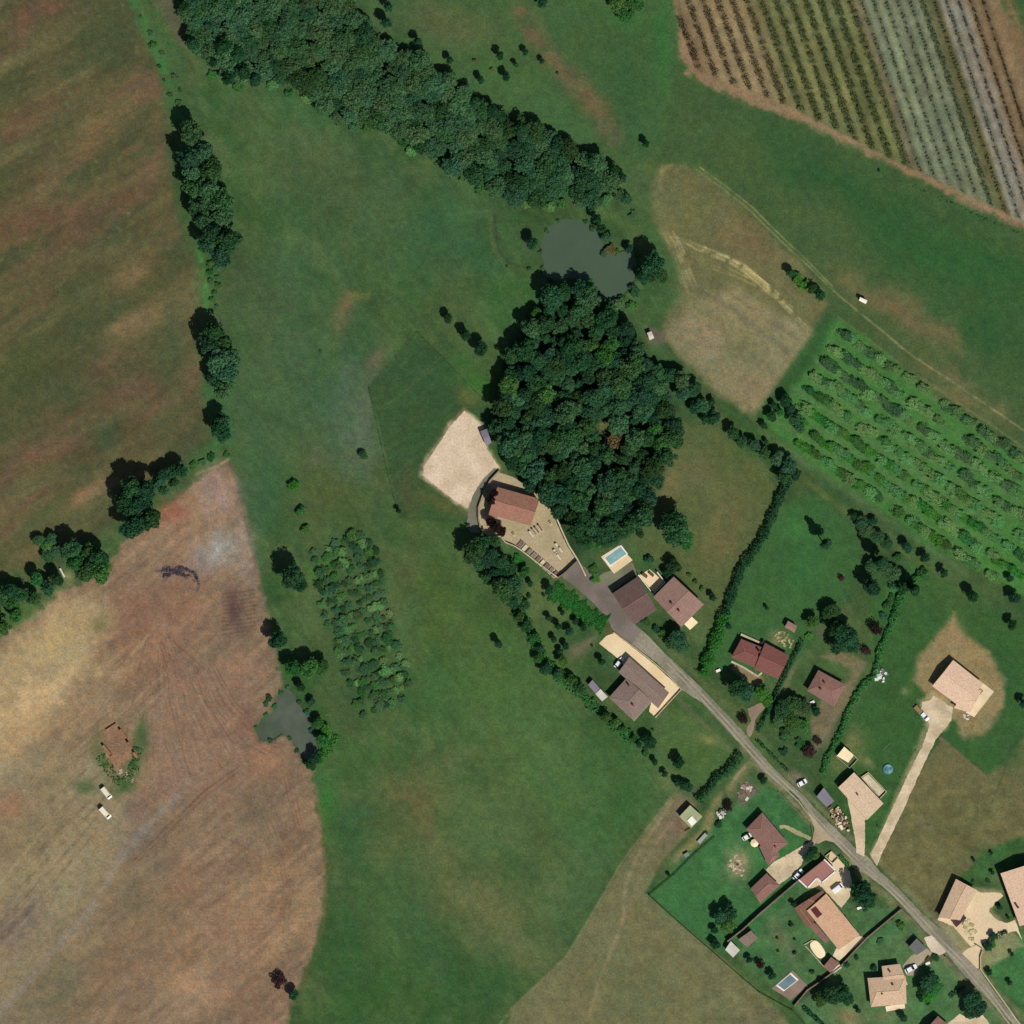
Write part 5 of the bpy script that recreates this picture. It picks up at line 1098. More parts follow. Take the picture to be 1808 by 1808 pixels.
def plant(name, cat, px, py, r_px, kind='tree', lm='mid', label=None, group=None, hs=1.0, sx=1.0, rot=None, small=False):
    """r_px crown radius in photo pixels"""
    s = r_px * S / 4.0 * (1.0 if kind != 'column' else 4 / 2.6)
    NT[0] += 1; v = rnd.randrange(6 if kind in ('tree', 'willow') else 4)
    x, y = W(px, py); root = empty(name, (x, y, 0), rnd.uniform(0, 6.28) if rot is None else rot)
    zs = hs * (s if kind != 'column' else hs * .0 + 1.0)
    if kind == 'tree' and s < 1: zs = hs * s ** .8
    root.scale = (s * sx, s, zs)
    tag(root, label, cat, group)
    link(bpy.data.objects.new('crown', crown_mesh(kind, v, lm)), root)
    if not small: link(bpy.data.objects.new('trunk', proto(kind, v)[1]), root)
    if label is None: PEND.append((root, cat, px, py, r_px, lm, kind))
    return root
def inside(x, y, pts):
    c = False; n = len(pts)
    for i in range(n):
        (x0, y0), (x1, y1) = pts[i], pts[(i + 1) % n]
        if (y0 > y) != (y1 > y) and x < (x1 - x0) * (y - y0) / (y1 - y0) + x0: c = not c
    return c
def scatter(pts, sp, seed, avoid=()):
    rr = random.Random(seed); xs = [p[0] for p in pts]; ys = [p[1] for p in pts]; out = []; fails = 0
    while fails < 900:
        x, y = rr.uniform(min(xs), max(xs)), rr.uniform(min(ys), max(ys))
        if inside(x, y, pts) and all((x - a) ** 2 + (y - b) ** 2 > sp * sp for a, b in out) and all(math.hypot(x - a, y - b) > c for a, b, c in avoid): out.append((x, y)); fails = 0
        else: fails += 1
    return out

# round wood
WOODP = [(990, 512), (1012, 502), (1040, 508), (1058, 535), (1082, 562), (1115, 568), (1122, 602), (1140, 645), (1166, 684), (1186, 722), (1192, 770), (1176, 820), (1150, 868), (1130, 915), (1095, 945), (1055, 960), (1022, 972), (1012, 936), (988, 902), (960, 872), (930, 852), (905, 835), (890, 812), (876, 770), (876, 735), (890, 692), (896, 640), (922, 604), (934, 560), (960, 535)]
WG = 'trees of the round wood'
for i, (x, y) in enumerate(scatter(WOODP, 19, 5, [(1066, 756, 24), (1090, 788, 22), (1130, 850, 12), (1150, 800, 12), (1010, 720, 9)])):
    c = rnd.random(); lm = 'wood' if c < .6 else ('dark' if c < .84 else 'grey' if c < .93 else 'mid')
    if 1040 < x < 1100 and 590 < y < 640: lm = 'mid'
    plant('woodland_tree', 'tree', x, y, rnd.triangular(10, 24, 18), 'tree', lm, 'broadleaved tree in the dense round wood below the pond', WG, hs=rnd.uniform(.95, 1.3))
plant('dry_tree', 'tree', 1088, 782, 17, 'open', 'olive', 'thin brown tree showing in the gap of the round wood', hs=.9)
plant('bright_tree', 'tree', 1076, 634, 18, 'tree', 'bright', 'brightest green tree in the upper right part of the round wood', hs=1.1)
plant('pale_tree', 'tree', 1040, 512, 14, 'willow', 'mid', 'pale green round tree on the pond side tip of the wood')
# belt of tall trees, upper left
BELT = [(318, -30), (322, 40), (345, 100), (380, 140), (425, 158), (470, 146), (520, 176), (600, 212), (660, 240), (740, 274), (800, 312), (860, 342), (930, 362), (1000, 372), (1050, 362), (1095, 350), (1090, 312), (1040, 282), (1000, 258), (940, 228), (880, 210), (830, 180), (770, 122), (720, 100), (660, 66), (612, 0), (600, -30)]
BP = scatter(BELT, 19.5, 8)
for x, y in BP:
    if not inside(x - 8, y + 10, BELT):
        if rnd.random() < .8: plant('belt_tree', 'tree', x, y, rnd.uniform(9, 14), 'open', rnd.choice(['grey', 'grove', 'mid']), 'low scrubby tree on the lower edge of the diagonal belt', 'scrub on the lower edge of the belt', hs=rnd.uniform(.4, .7))
        continue
    lm = 'grey' if rnd.random() < .75 else 'wood'
    if x > 860 and rnd.random() < .6: lm = 'wood'
    plant('belt_tree', 'tree', x, y, rnd.uniform(15, 21), 'willow', lm, 'feathery grey green tree in the long diagonal belt', 'trees of the long diagonal belt', hs=rnd.uniform(.75, 1.0))
for x, y, r in ((327, 12, 12), (340, 78, 13), (395, 85, 17), (420, 100, 15), (430, 128, 14), (380, 110, 11), (405, 140, 13), (452, 142, 12)):
    plant('belt_tree', 'tree', x, y, r, 'tree', 'dark', 'very dark tree at the left end of the diagonal belt', 'very dark trees at the left end of the belt', hs=1.3)
for x, y, r in ((645, 52, 12), (690, 88, 9), (725, 108, 10), (752, 124, 10), (785, 138, 11), (838, 182, 10), (868, 196, 12), (920, 230, 14), (985, 256, 13), (1045, 285, 13), (1082, 302, 11), (1098, 314, 9)):
    plant('belt_tree', 'tree', x, y, r, 'tree', 'dark', 'dark round tree on the upper edge of the diagonal belt', 'dark trees along the upper edge of the belt', hs=1.2)
# western copses
def copse(pts, sp, seed, label, group, lms, rad, hs=(1.0, 1.35), kind='tree'):
    for x, y in scatter(pts, sp, seed): plant('hedgerow_tree', 'tree', x, y, rnd.uniform(*rad), kind, rnd.choice(lms), label, group, hs=rnd.uniform(*hs))
copse([(335, 240), (352, 232), (372, 262), (386, 310), (396, 370), (404, 430), (396, 458), (376, 452), (360, 410), (346, 340), (334, 290)], 22, 1, 'tall tree in the long upper copse beside the brown field', 'trees of the long upper copse', ['wood', 'wood', 'grey'], (17, 24), (1.1, 1.5))
copse([(362, 590), (382, 572), (402, 592), (410, 640), (410, 680), (396, 688), (380, 660), (366, 625)], 20, 2, 'tall tree in the middle copse beside the brown field', 'trees of the middle copse', ['wood', 'grey'], (17, 22), (1.2, 1.5))
copse([(380, 745), (396, 742), (402, 765), (388, 770)], 14, 3, 'dark tree in the little square copse beside the brown field', 'trees of the little square copse', ['dark'], (13, 15), (1.3, 1.5))
copse([(236, 862), (256, 850), (270, 872), (266, 920), (246, 934), (226, 922), (216, 892)], 22, 4, 'dark tree in the round clump above the bare field', 'trees of the round clump above the bare field', ['dark', 'wood'], (17, 23), (1.2, 1.5))
copse([(276, 850), (305, 832), (325, 826), (320, 845), (290, 868)], 17, 5, 'bushy tree in the short arm right of the round clump', 'trees of the short arm', ['wood', 'dark'], (10, 14), (1.1, 1.4))
copse([(122, 962), (150, 954), (180, 978), (196, 1002), (180, 1024), (146, 1014), (130, 990)], 21, 6, 'broad tree in the clump left of the bare field tip', 'trees of the clump left of the bare field tip', ['wood', 'mid', 'dark'], (15, 20), (1.1, 1.4))
copse([(-30, 1060), (20, 1042), (60, 1020), (96, 1002), (108, 1030), (84, 1060), (30, 1090), (0, 1112), (-40, 1130)], 21, 7, 'bushy tree in the hedge running off the left edge', 'trees of the hedge at the left edge', ['wood', 'dark', 'mid'], (13, 18), (1.0, 1.35))
copse([(68, 955), (92, 950), (100, 975), (80, 985)], 15, 9, 'light green bush above the hedge at the left edge', 'light bushes above the left hedge', ['grey', 'mid'], (9, 12), (.6, .8))
copse([(332, 815), (365, 805), (400, 790), (404, 800), (370, 822), (340, 832)], 17, 10, 'low green bush at the top of the bare field', 'low bushes at the top of the bare field', ['mid', 'grey'], (5, 9), (.4, .6), 'bush')
copse([(240, 20), (262, 30), (290, 100), (322, 160), (318, 185), (300, 170), (270, 90)], 19, 11, 'low bright bush on the green strip beside the brown field', 'bushes of the green strip', ['mid', 'grey', 'grove'], (3, 8), (.5, .7), 'bush')
copse([(370, 462), (382, 465), (388, 545), (374, 545)], 12, 12, 'scrubby bush between the two left copses', 'scrub between the left copses', ['mid', 'grey'], (5, 8), (.5, .7), 'bush')

# pond trees and lone trees: px, py, radius, kind, leaves, height
LONE = [(686, 14, 9, 't', 'dark', 1.5), (682, 42, 10, 't', 'dark', 1.5), (738, 74, 8, 't', 'dark', 1.4), (794, 108, 7, 't', 'dark', 1.3), (883, 99, 8, 't', 'dark', 1.3), (849, 142, 7, 't', 'dark', 1.3), (894, 137, 8, 't', 'dark', 1.3), (928, 93, 6, 't', 'dark', 1.2), (911, 115, 5, 't', 'mid', 1.2), (957, 109, 5, 't', 'dark', 1.2), (868, 123, 4, 'b', 'olive', 1), (838, 107, 4, 'b', 'olive', 1), (984, 129, 3, 'b', 'dark', 1), (1140, 254, 7, 't', 'dark', 1.2), (957, 6, 10, 't', 'dark', 1.2), (1092, 8, 17, 'w', 'mid', .9), (1118, 4, 18, 'w', 'mid', .9), (1105, 26, 15, 'w', 'mid', .9), (1552, 301, 3, 'b', 'dark', 1),
 (791, 562, 9, 't', 'dark', 1.1), (821, 592, 10, 't', 'dark', 1.2), (849, 618, 13, 't', 'dark', 1.2), (642, 804, 8, 'w', 'grey', .8), (519, 856, 12, 'b', 'bright', .8), (531, 902, 10, 'b', 'mid', .9), (541, 936, 10, 'b', 'mid', .8), (704, 902, 5, 't', 'dark', 1.1), (566, 621, 4, 'b', 'grey', .5), (880, 1136, 8, 't', 'dark', 1.2),
 (516, 1018, 21, 't', 'wood', 1.3), (530, 1030, 16, 't', 'dark', 1.2), (492, 1130, 17, 't', 'dark', 1.2), (520, 1180, 16, 't', 'mid', 1.1), (546, 1180, 18, 't', 'mid', 1.1), (568, 1178, 14, 't', 'mid', 1), (531, 1212, 9, 't', 'wood', 1), (551, 1240, 8, 't', 'wood', .9), (562, 1276, 11, 't', 'mid', .9), (575, 1292, 13, 'b', 'bright', 1), (571, 1307, 12, 't', 'mid', 1), (557, 1336, 11, 't', 'dark', 1), (548, 1350, 10, 't', 'dark', 1),
 (495, 1733, 14, 'o', 'purple', .9), (519, 1756, 10, 't', 'dark', 1), (940, 430, 11, 't', 'dark', 1.3), (1054, 388, 9, 't', 'dark', 1.5), (1062, 404, 9, 't', 'dark', 1.4), (1072, 420, 10, 'w', 'grey', .8), (1078, 440, 11, 'b', 'olive', .6), (1068, 448, 8, 'b', 'grey', .6), (1152, 466, 22, 't', 'dark', 1.2), (1136, 488, 16, 't', 'dark', 1.1), (1160, 486, 17, 't', 'wood', 1.1), (1110, 440, 8, 't', 'wood', 1), (1120, 514, 12, 'b', 'wood', .8), (1090, 538, 13, 'b', 'grey', .8), (1115, 540, 10, 'b', 'mid', .6),
 (1106, 352, 10, 'w', 'grey', .8), (1118, 380, 9, 'b', 'grey', .5), (895, 470, 3, 'b', 'dark', .6), (934, 474, 4, 'b', 'dark', .7),
 (1395, 482, 9, 't', 'dark', 1), (1408, 492, 11, 'b', 'bright', 1), (1420, 503, 11, 'b', 'bright', .9), (1434, 512, 9, 't', 'mid', 1), (1447, 521, 10, 't', 'dark', 1.1),
 (1193, 938, 27, 't', 'wood', 1.0), (1185, 922, 22, 't', 'dark', 1.1), (1206, 950, 20, 't', 'mid', .9), (1066, 944, 18, 't', 'wood', .9), (1104, 938, 12, 't', 'wood', .9), (1048, 962, 13, 'b', 'mid', .6), (1131, 942, 9, 'b', 'wood', .8), (1146, 988, 9, 'b', 'wood', .9), (1190, 1000, 13, 't', 'wood', .9), (1178, 1012, 9, 't', 'dark', .9), (1217, 1016, 5, 'b', 'mid', .9), (1228, 1027, 5, 'b', 'mid', .9), (1239, 1039, 5, 'b', 'mid', .9), (1258, 1055, 7, 't', 'dark', 1), (1052, 1022, 10, 'b', 'bright', .6), (1048, 1006, 10, 'b', 'mid', .5),
 (1172, 1120, 11, 'b', 'mid', .9), (1186, 1132, 13, 't', 'wood', .8), (1198, 1124, 15, 't', 'wood', 1), (1158, 1112, 8, 'b', 'dark', .9), (1140, 1098, 9, 'b', 'wood', .5), (1206, 1142, 12, 't', 'grey', .8),
 (836, 974, 22, 't', 'wood', 1.1), (852, 962, 15, 't', 'dark', 1.2), (862, 984, 20, 't', 'wood', 1), (884, 992, 16, 't', 'wood', 1), (898, 1006, 15, 't', 'wood', .9), (886, 1040, 21, 't', 'wood', 1.1), (906, 1034, 18, 't', 'wood', 1), (912, 1056, 12, 't', 'grey', .8), (915, 988, 10, 'b', 'bright', .5), (878, 1010, 14, 't', 'dark', 1.1), (862, 1020, 12, 't', 'wood', 1), (905, 1062, 13, 't', 'dark', 1), (846, 992, 16, 't', 'wood', 1), (926, 1010, 10, 't', 'mid', .9), (872, 958, 12, 't', 'wood', 1), (925, 1068, 10, 't', 'wood', .8),
 (936, 1030, 6, 't', 'dark', .9), (934, 1052, 5, 'b', 'dark', 1), (960, 1050, 4, 'b', 'dark', 1), (969, 1040, 9, 't', 'dark', 1), (969, 1091, 6, 't', 'dark', 1), (993, 1082, 5, 't', 'dark', 1), (985, 1105, 7, 't', 'dark', 1.1), (1016, 1097, 6, 't', 'dark', 1), (1005, 1115, 8, 't', 'dark', 1), (978, 1129, 6, 't', 'dark', 1.1), (999, 1141, 7, 't', 'dark', 1), (1030, 1108, 7, 't', 'dark', 1), (989, 1150, 6, 't', 'dark', 1), (1062, 1168, 7, 't', 'dark', 1.2), (1045, 1140, 3, 'b', 'dark', 1),
 (1146, 1309, 13, 't', 'dark', .9), (1140, 1328, 8, 'b', 'wood', .7), (1156, 1345, 6, 't', 'dark', 1), (1174, 1366, 6, 't', 'dark', 1), (1198, 1345, 11, 't', 'dark', 1), (1206, 1386, 9, 't', 'dark', .9), (1216, 1390, 8, 't', 'wood', .9), (1195, 1382, 7, 't', 'dark', .9), (1152, 1288, 3, 'b', 'dark', .8), (1111, 1290, 5, 'b', 'mid', .8),
 (1285, 1105, 6, 't', 'dark', 1), (1354, 1074, 4, 't', 'dark', 1), (1305, 1212, 19, 't', 'dark', 1.1), (1318, 1222, 15, 't', 'wood', 1), (1345, 1224, 13, 't', 'bright', .8), (1354, 1236, 11, 't', 'bright', .8), (1343, 1214, 8, 't', 'dark', .8), (1313, 1268, 10, 'o', 'brown_and_shade', .8),
 (1382, 1250, 15, 'w', 'wood', .9), (1400, 1242, 14, 'w', 'wood', 1), (1420, 1250, 13, 'w', 'grey', .9), (1376, 1270, 13, 'w', 'grey', .8), (1396, 1272, 16, 'w', 'mid', .8), (1418, 1280, 15, 'b', 'mid', .7), (1386, 1298, 13, 'b', 'wood', .6), (1440, 1256, 9, 't', 'dark', .8), (1412, 1312, 10, 'b', 'mid', .5), (1428, 1326, 13, 'o', 'purple', .7), (1444, 1308, 8, 'o', 'purple', .7), (1384, 1328, 9, 'b', 'dark', .6),
 (1434, 1098, 12, 't', 'mid', .9), (1428, 1122, 8, 'b', 'bright', .5), (1466, 1082, 16, 't', 'wood', .8), (1478, 1112, 18, 't', 'dark', 1.2), (1494, 1122, 20, 't', 'dark', 1.2), (1482, 1138, 17, 't', 'dark', 1), (1506, 1140, 14, 't', 'wood', .9), (1528, 1150, 9, 'o', 'purple', .8), (1546, 1110, 12, 'o', 'brown_and_shade', 1), (1566, 1068, 9, 'b', 'wood', .6), (1560, 1088, 8, 'b', 'wood', .7),
 (1456, 962, 11, 'c', 'dark', 1), (1550, 992, 13, 'c', 'dark', 1.0), (1614, 1040, 11, 'c', 'dark', .8), (1476, 1100, 12, 'c', 'dark', .5), (1537, 1036, 16, 't', 'wood', 1.3), (1563, 1006, 12, 'w', 'grey', .9), (1578, 1014, 12, 'w', 'grey', .9), (1540, 998, 13, 'w', 'grey', .8), (1520, 922, 12, 't', 'wood', .7), (1530, 938, 13, 'w', 'grey', .7), (1548, 948, 12, 'w', 'wood', .8), (1508, 912, 8, 't', 'dark', .7), (1542, 920, 8, 't', 'dark', .8), (1566, 960, 10, 'w', 'wood', .8), (1600, 966, 10, 't', 'dark', 1), (1632, 985, 9, 't', 'dark', 1), (1586, 985, 9, 'b', 'mid', .8), (1666, 1012, 8, 't', 'dark', 1.2), (1715, 1052, 11, 't', 'dark', 1.2), (1789, 1056, 11, 't', 'wood', 1), (1786, 1104, 9, 't', 'dark', 1.2), (1806, 1242, 8, 't', 'dark', 1.2), (1485, 1020, 6, 'o', 'purple', .8), (1578, 1034, 10, 'b', 'wood', .7), (1596, 1036, 12, 't', 'dark', 1), (1782, 1022, 7, 't', 'dark', .9), (1575, 1056, 8, 'b', 'mid', .6),
 (1521, 1574, 21, 't', 'dark', 1.15), (1530, 1590, 17, 't', 'wood', 1), (1434, 1502, 9, 't', 'dark', .9), (1426, 1512, 9, 't', 'dark', .8), (1442, 1514, 9, 'b', 'mid', .5), (1272, 1618, 14, 't', 'wood', .9), (1290, 1610, 13, 't', 'dark', 1), (1284, 1632, 15, 't', 'mid', .8), (1262, 1642, 7, 't', 'dark', .9), (1263, 1667, 9, 't', 'dark', .9), (1323, 1694, 6, 't', 'dark', 1), (1341, 1702, 9, 'o', 'brown_and_shade', .9), (1363, 1722, 8, 't', 'dark', .9), (1397, 1632, 5, 'b', 'dark', 1), (1372, 1656, 3, 'b', 'dark', 1), (1403, 1658, 3, 'b', 'dark', 1), (1374, 1679, 3, 'b', 'dark', 1), (1403, 1682, 4, 'b', 'dark', 1), (1434, 1716, 5, 'b', 'dark', .8), (1401, 1596, 5, 't', 'dark', 1),
 (1466, 1756, 18, 't', 'wood', .9), (1486, 1752, 15, 't', 'dark', 1), (1448, 1762, 13, 't', 'mid', .8), (1496, 1762, 12, 't', 'wood', .9), (1513, 1691, 5, 'b', 'dark', .8), (1515, 1784, 5, 't', 'dark', .9), (1494, 1703, 6, 't', 'dark', .7), (1544, 1710, 7, 'b', 'dark', .9), (1594, 1796, 8, 't', 'dark', .9), (1590, 1634, 9, 'b', 'mid', .7), (1554, 1662, 8, 'b', 'grey', .5), (1575, 1622, 5, 'b', 'olive', .6),
 (1638, 1732, 15, 't', 'wood', .9), (1650, 1742, 15, 't', 'mid', .8), (1640, 1758, 13, 't', 'bright', .7), (1628, 1746, 11, 't', 'dark', .9), (1626, 1762, 6, 't', 'dark', .8), (1638, 1770, 5, 't', 'dark', .8), (1716, 1762, 17, 't', 'dark', 1), (1726, 1778, 17, 't', 'wood', .9), (1712, 1784, 14, 't', 'wood', .8), (1744, 1672, 8, 't', 'dark', .7), (1754, 1668, 7, 'b', 'bright', .6), (1746, 1716, 6, 't', 'dark', .8), (1782, 1735, 5, 't', 'dark', .9), (1786, 1684, 4, 't', 'dark', 1), (1765, 1602, 5, 't', 'dark', .9), (1780, 1620, 3, 't', 'dark', 1), (1752, 1541, 4, 't', 'dark', .9), (1719, 1518, 3, 't', 'dark', .9), (1750, 1506, 3, 't', 'dark', .9), (1744, 1556, 5, 'b', 'dark', .6), (1718, 1556, 4, 'b', 'dark', .6), (1652, 1690, 8, 'b', 'wood', .5), (1640, 1694, 7, 'b', 'olive', .5), (1752, 1652, 7, 't', 'dark', .7), (1348, 1378, 7, 't', 'dark', .8), (1285, 1422, 10, 'o', 'brown_and_shade', .7), (1270, 1456, 8, 'b', 'dark', .7), (1246, 1470, 4, 'b', 'dark', .6), (1181, 1545, 4, 't', 'dark', .8),
 (872, 872, 9, 't', 'brown_and_shade', 1.3), (869, 884, 10, 't', 'brown_and_shade', 1.3), (876, 895, 7, 't', 'brown_and_shade', 1.2), (866, 922, 9, 't', 'brown_and_shade', 1.3), (875, 930, 11, 't', 'brown_and_shade', 1.3), (886, 938, 9, 't', 'brown_and_shade', 1.2), (1302, 1526, 3, 'b', 'olive', .4)]  # brown crowns beside the russet roof take the colour of shade on the court
KM = {'t': ('tree', 'tree', 'tree'), 'b': ('bush', 'shrub', 'shrub'), 'w': ('willow', 'feathery_tree', 'tree'), 'o': ('open', 'sparse_tree', 'tree'), 'c': ('column', 'conifer', 'tree')}
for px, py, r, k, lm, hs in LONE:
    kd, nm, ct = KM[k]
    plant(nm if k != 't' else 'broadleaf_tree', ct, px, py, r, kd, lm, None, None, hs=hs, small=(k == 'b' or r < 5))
for px, py, r in ((966, 408, 5), (985, 390, 4), (955, 446, 5), (958, 474, 5), (972, 496, 6), (1034, 392, 5), (1046, 404, 6), (1124, 452, 6), (1123, 478, 7), (1098, 528, 8), (1076, 534, 7), (1088, 446, 7), (1104, 436, 6)):
    plant('bank_bush', 'shrub', px, py, r, 'bush', rnd.choice(['wood', 'mid', 'grey']), 'low bush on the bank of the upper pond', 'bushes on the bank of the upper pond', hs=.6, small=True)
for px, py, r in ((508, 1214, 5), (496, 1224, 5), (486, 1248, 6), (470, 1262, 5), (452, 1284, 4), (478, 1308, 5), (512, 1304, 4), (524, 1326, 5), (538, 1344, 6), (530, 1240, 6), (542, 1258, 7), (552, 1292, 7), (566, 1330, 7), (475, 1232, 7), (470, 1243, 6)):
    plant('bank_bush', 'shrub', px, py, r, 'bush', rnd.choice(['wood', 'mid', 'grey']), 'low bush on the bank of the small grey pond', 'bushes on the bank of the small grey pond', hs=.5, small=True)
# garden strip trees south of the graveyard
for px, py, r in ((918, 1090, 9), (930, 1106, 11), (944, 1124, 9), (954, 1145, 8), (950, 1162, 9), (964, 1180, 11), (993, 1166, 10), (984, 1190, 9), (1010, 1200, 10), (1024, 1214, 11), (1070, 1266, 10), (1086, 1277, 9), (1100, 1288, 8), (1118, 1303, 6), (1128, 1314, 6)):
    plant('broadleaf_tree', 'tree', px, py, r, 'tree', rnd.choice(['dark', 'wood', 'mid']), None, None, hs=.95)
for px, py, r in ((1163, 660, 15), (1182, 664, 15), (1203, 672, 16), (1224, 688, 14), (1206, 696, 14), (1238, 716, 14), (1257, 710, 7), (1260, 738, 12), (1226, 720, 12), (1293, 764, 12), (1309, 779, 11), (1330, 786, 12), (1349, 800, 11), (1372, 810, 14), (1392, 822, 15), (1384, 842, 13), (1404, 838, 11), (1245, 740, 10), (1352, 780, 5)):
    plant('hedge_tree', 'tree', px, py, r, 'tree', rnd.choice(['dark', 'wood', 'wood', 'grey']), 'round tree in the line running from the wood to the long dark hedge', 'trees of the line right of the wood', hs=rnd.uniform(.85, 1.15))
for px, py, r, lm in ((1366, 716, 7, 'dark'), (1362, 735, 10, 'wood'), (1386, 708, 12, 'dark'), (1396, 722, 9, 'dark'), (1404, 740, 12, 'wood'), (1376, 728, 8, 'mid'), (1412, 756, 10, 'grey'), (1348, 752, 7, 'wood')):
    plant('grove_end_tree', 'tree', px, py, r, 'tree', lm, 'dark tree at the upper left corner of the grove', 'dark trees at the grove corner', hs=.9)
# grove rows
k = 0; GP = [(1486, 572), (1560, 628), (1640, 690), (1740, 762), (1830, 818), (1830, 1064), (1740, 1012), (1640, 946), (1560, 885), (1480, 836), (1400, 782), (1412, 730), (1440, 660)]
for i in range(9):
    for j in range(40):
        a = 13 + i * 29; b = -60 + j * 15.0
        x = 1488 - a * .58 + b * .825 + rnd.uniform(-3, 3); y = 575 + a * .815 + b * .565 + rnd.uniform(-3, 3)
        if not inside(x, y, GP) or rnd.random() < .10: continue
        lw = (x - 1400) * .4 + (y - 600)
        lm = rnd.choice(['grove', 'grove', 'mid']) if i > 3 else rnd.choice(['grove', 'grey', 'grove'])
        if i > 4 and rnd.random() < .35: lm = 'bright'
        plant('grove_tree', 'tree', x, y, rnd.uniform(8, 10.5), 'open', lm, 'small bushy tree standing in the rows of the right hand grove', 'trees in the rows of the grove', hs=rnd.uniform(.42, .7), small=False, sx=rnd.uniform(1.35, 1.75), rot=-.6 + rnd.uniform(-.3, .3) + PI * rnd.randrange(2)); k += 1
# scrub orchard rows
k2 = 0; OP = [(545, 965), (648, 935), (662, 960), (676, 1010), (684, 1060), (700, 1110), (716, 1160), (722, 1215), (708, 1250), (660, 1262), (600, 1275), (588, 1200), (566, 1100), (566, 1040)]
for i in range(20):
    for j in range(19):
        x = 535 + i * 6.5 + j * 10 + rnd.uniform(-4, 4); y = 980 + i * 17.5 - j * 3.6 + rnd.uniform(-3, 3)
        if not inside(x, y, OP) or rnd.random() < .08: continue
        plant('orchard_shrub', 'shrub', x, y, rnd.triangular(5, 12, 7), 'open', rnd.choice(['wood', 'mid', 'grey', 'grove', 'grey']), 'scrubby fruit bush in the rows beside the open meadow', 'bushes of the left orchard rows', hs=rnd.uniform(.3, .55), small=True); k2 += 1

# auto labels for the single trees: look, place by the nearest landmark
LAND = [(1020, 440, 'the pond'), (500, 1275, 'the small grey pond'), (1520, 531, 'the white roofed field shelter'), (915, 893, 'the russet roofed building'), (820, 810, 'the gravel yard'), (1090, 985, 'the turquoise pool'), (1140, 1062, 'the dark brown roof wing'), (1205, 1064, 'the pinkish roof wing'), (1130, 1215, 'the grey brown house'),
        (1343, 1160, 'the dark red house'), (1458, 1215, 'the rose roofed house'), (1690, 1212, 'the pale pink house'), (1520, 1405, 'the fawn roofed house'), (1355, 1478, 'the hipped brown house'), (1350, 1568, 'the reddish garage'), (1445, 1540, 'the pink annex'), (1470, 1628, 'the orange roofed house'), (1567, 1742, 'the sandy roofed house'),
        (1690, 1588, 'the fawn house by the road'), (1790, 1585, 'the house at the right edge'), (1219, 1441, 'the green shed'), (1620, 1672, 'the grey carport'), (1293, 1676, 'the white shed'), (1395, 1740, 'the pale blue pool'), (1150, 593, 'the tiny pale hut'), (880, 120, 'the meadow tree group'), (1205, 20, 'the vineyard corner'), (820, 590, 'the paddock top'), (640, 1110, 'the orchard rows'),
        (400, 1250, 'the bare field'), (957, 985, 'the row of tombs'), (1396, 1105, 'the small pinkish shed'), (1492, 1333, 'the cream cabin'), (1453, 1408, 'the blue grey shed'), (1560, 1195, 'the grey scrap heap'), (1416, 1382, 'the bright white car'), (1316, 1400, 'the timber heap'), (1708, 1645, 'the pallets'), (970, 1150, 'the lower garden strip'), (1600, 905, 'the grove'), (1420, 500, 'the dry field corner'), (1000, 1075, 'the bright green shrubbery')]
TONE = dict(dark='dark green', wood='deep green', grey='grey green', mid='mid green', bright='bright green', purple='purple brown', olive='straw coloured', brown_and_shade='sombre brown')
by = {}
for o, ct, px, py, r, lm, kd in PEND:
    L0 = min(LAND, key=lambda l: math.hypot(l[0] - px, l[1] - py)); dx, dy = px - L0[0], py - L0[1]
    if abs(dx) > 2.2 * abs(dy): d = 'right of' if dx > 0 else 'left of'
    elif abs(dy) > 2.2 * abs(dx): d = 'below' if dy > 0 else 'above'
    else: d = ('lower ' if dy > 0 else 'upper ') + ('right of' if dx > 0 else 'left of')
    sz = 'tiny' if r < 5 else 'small' if r < 9 else 'middling' if r < 14 else 'large'
    kw = {'bush': 'shrub', 'column': 'narrow conifer', 'willow': 'feathery tree', 'open': 'sparse tree'}.get(kd, 'round tree')
    by.setdefault((sz, TONE[lm], kw, d, L0[2]), []).append((px, py, o))
NUM = ['', 'leftmost', 'second from left', 'third from left', 'fourth from left', 'fifth from left', 'sixth from left']
for (sz, tn, kw, d, nm), v in by.items():
    v.sort(key=lambda t: t[0])
    for i, (px, py, o) in enumerate(v):
        dd = d if not d.startswith(('lower', 'upper')) else d
        base = f'{sz} {tn} {kw} {dd} {nm}'
        if len(v) > 1:
            q = NUM[i + 1] if i < len(v) - 1 else 'rightmost'
            base = f'{q} of {len(v)}, {base}'
            if len(base.split()) > 16: base = base.replace(tn + ' ', tn.split()[0] + ' ', 1)
            if len(base.split()) > 16: base = base.replace(sz + ' ', '', 1)
        o['label'] = base

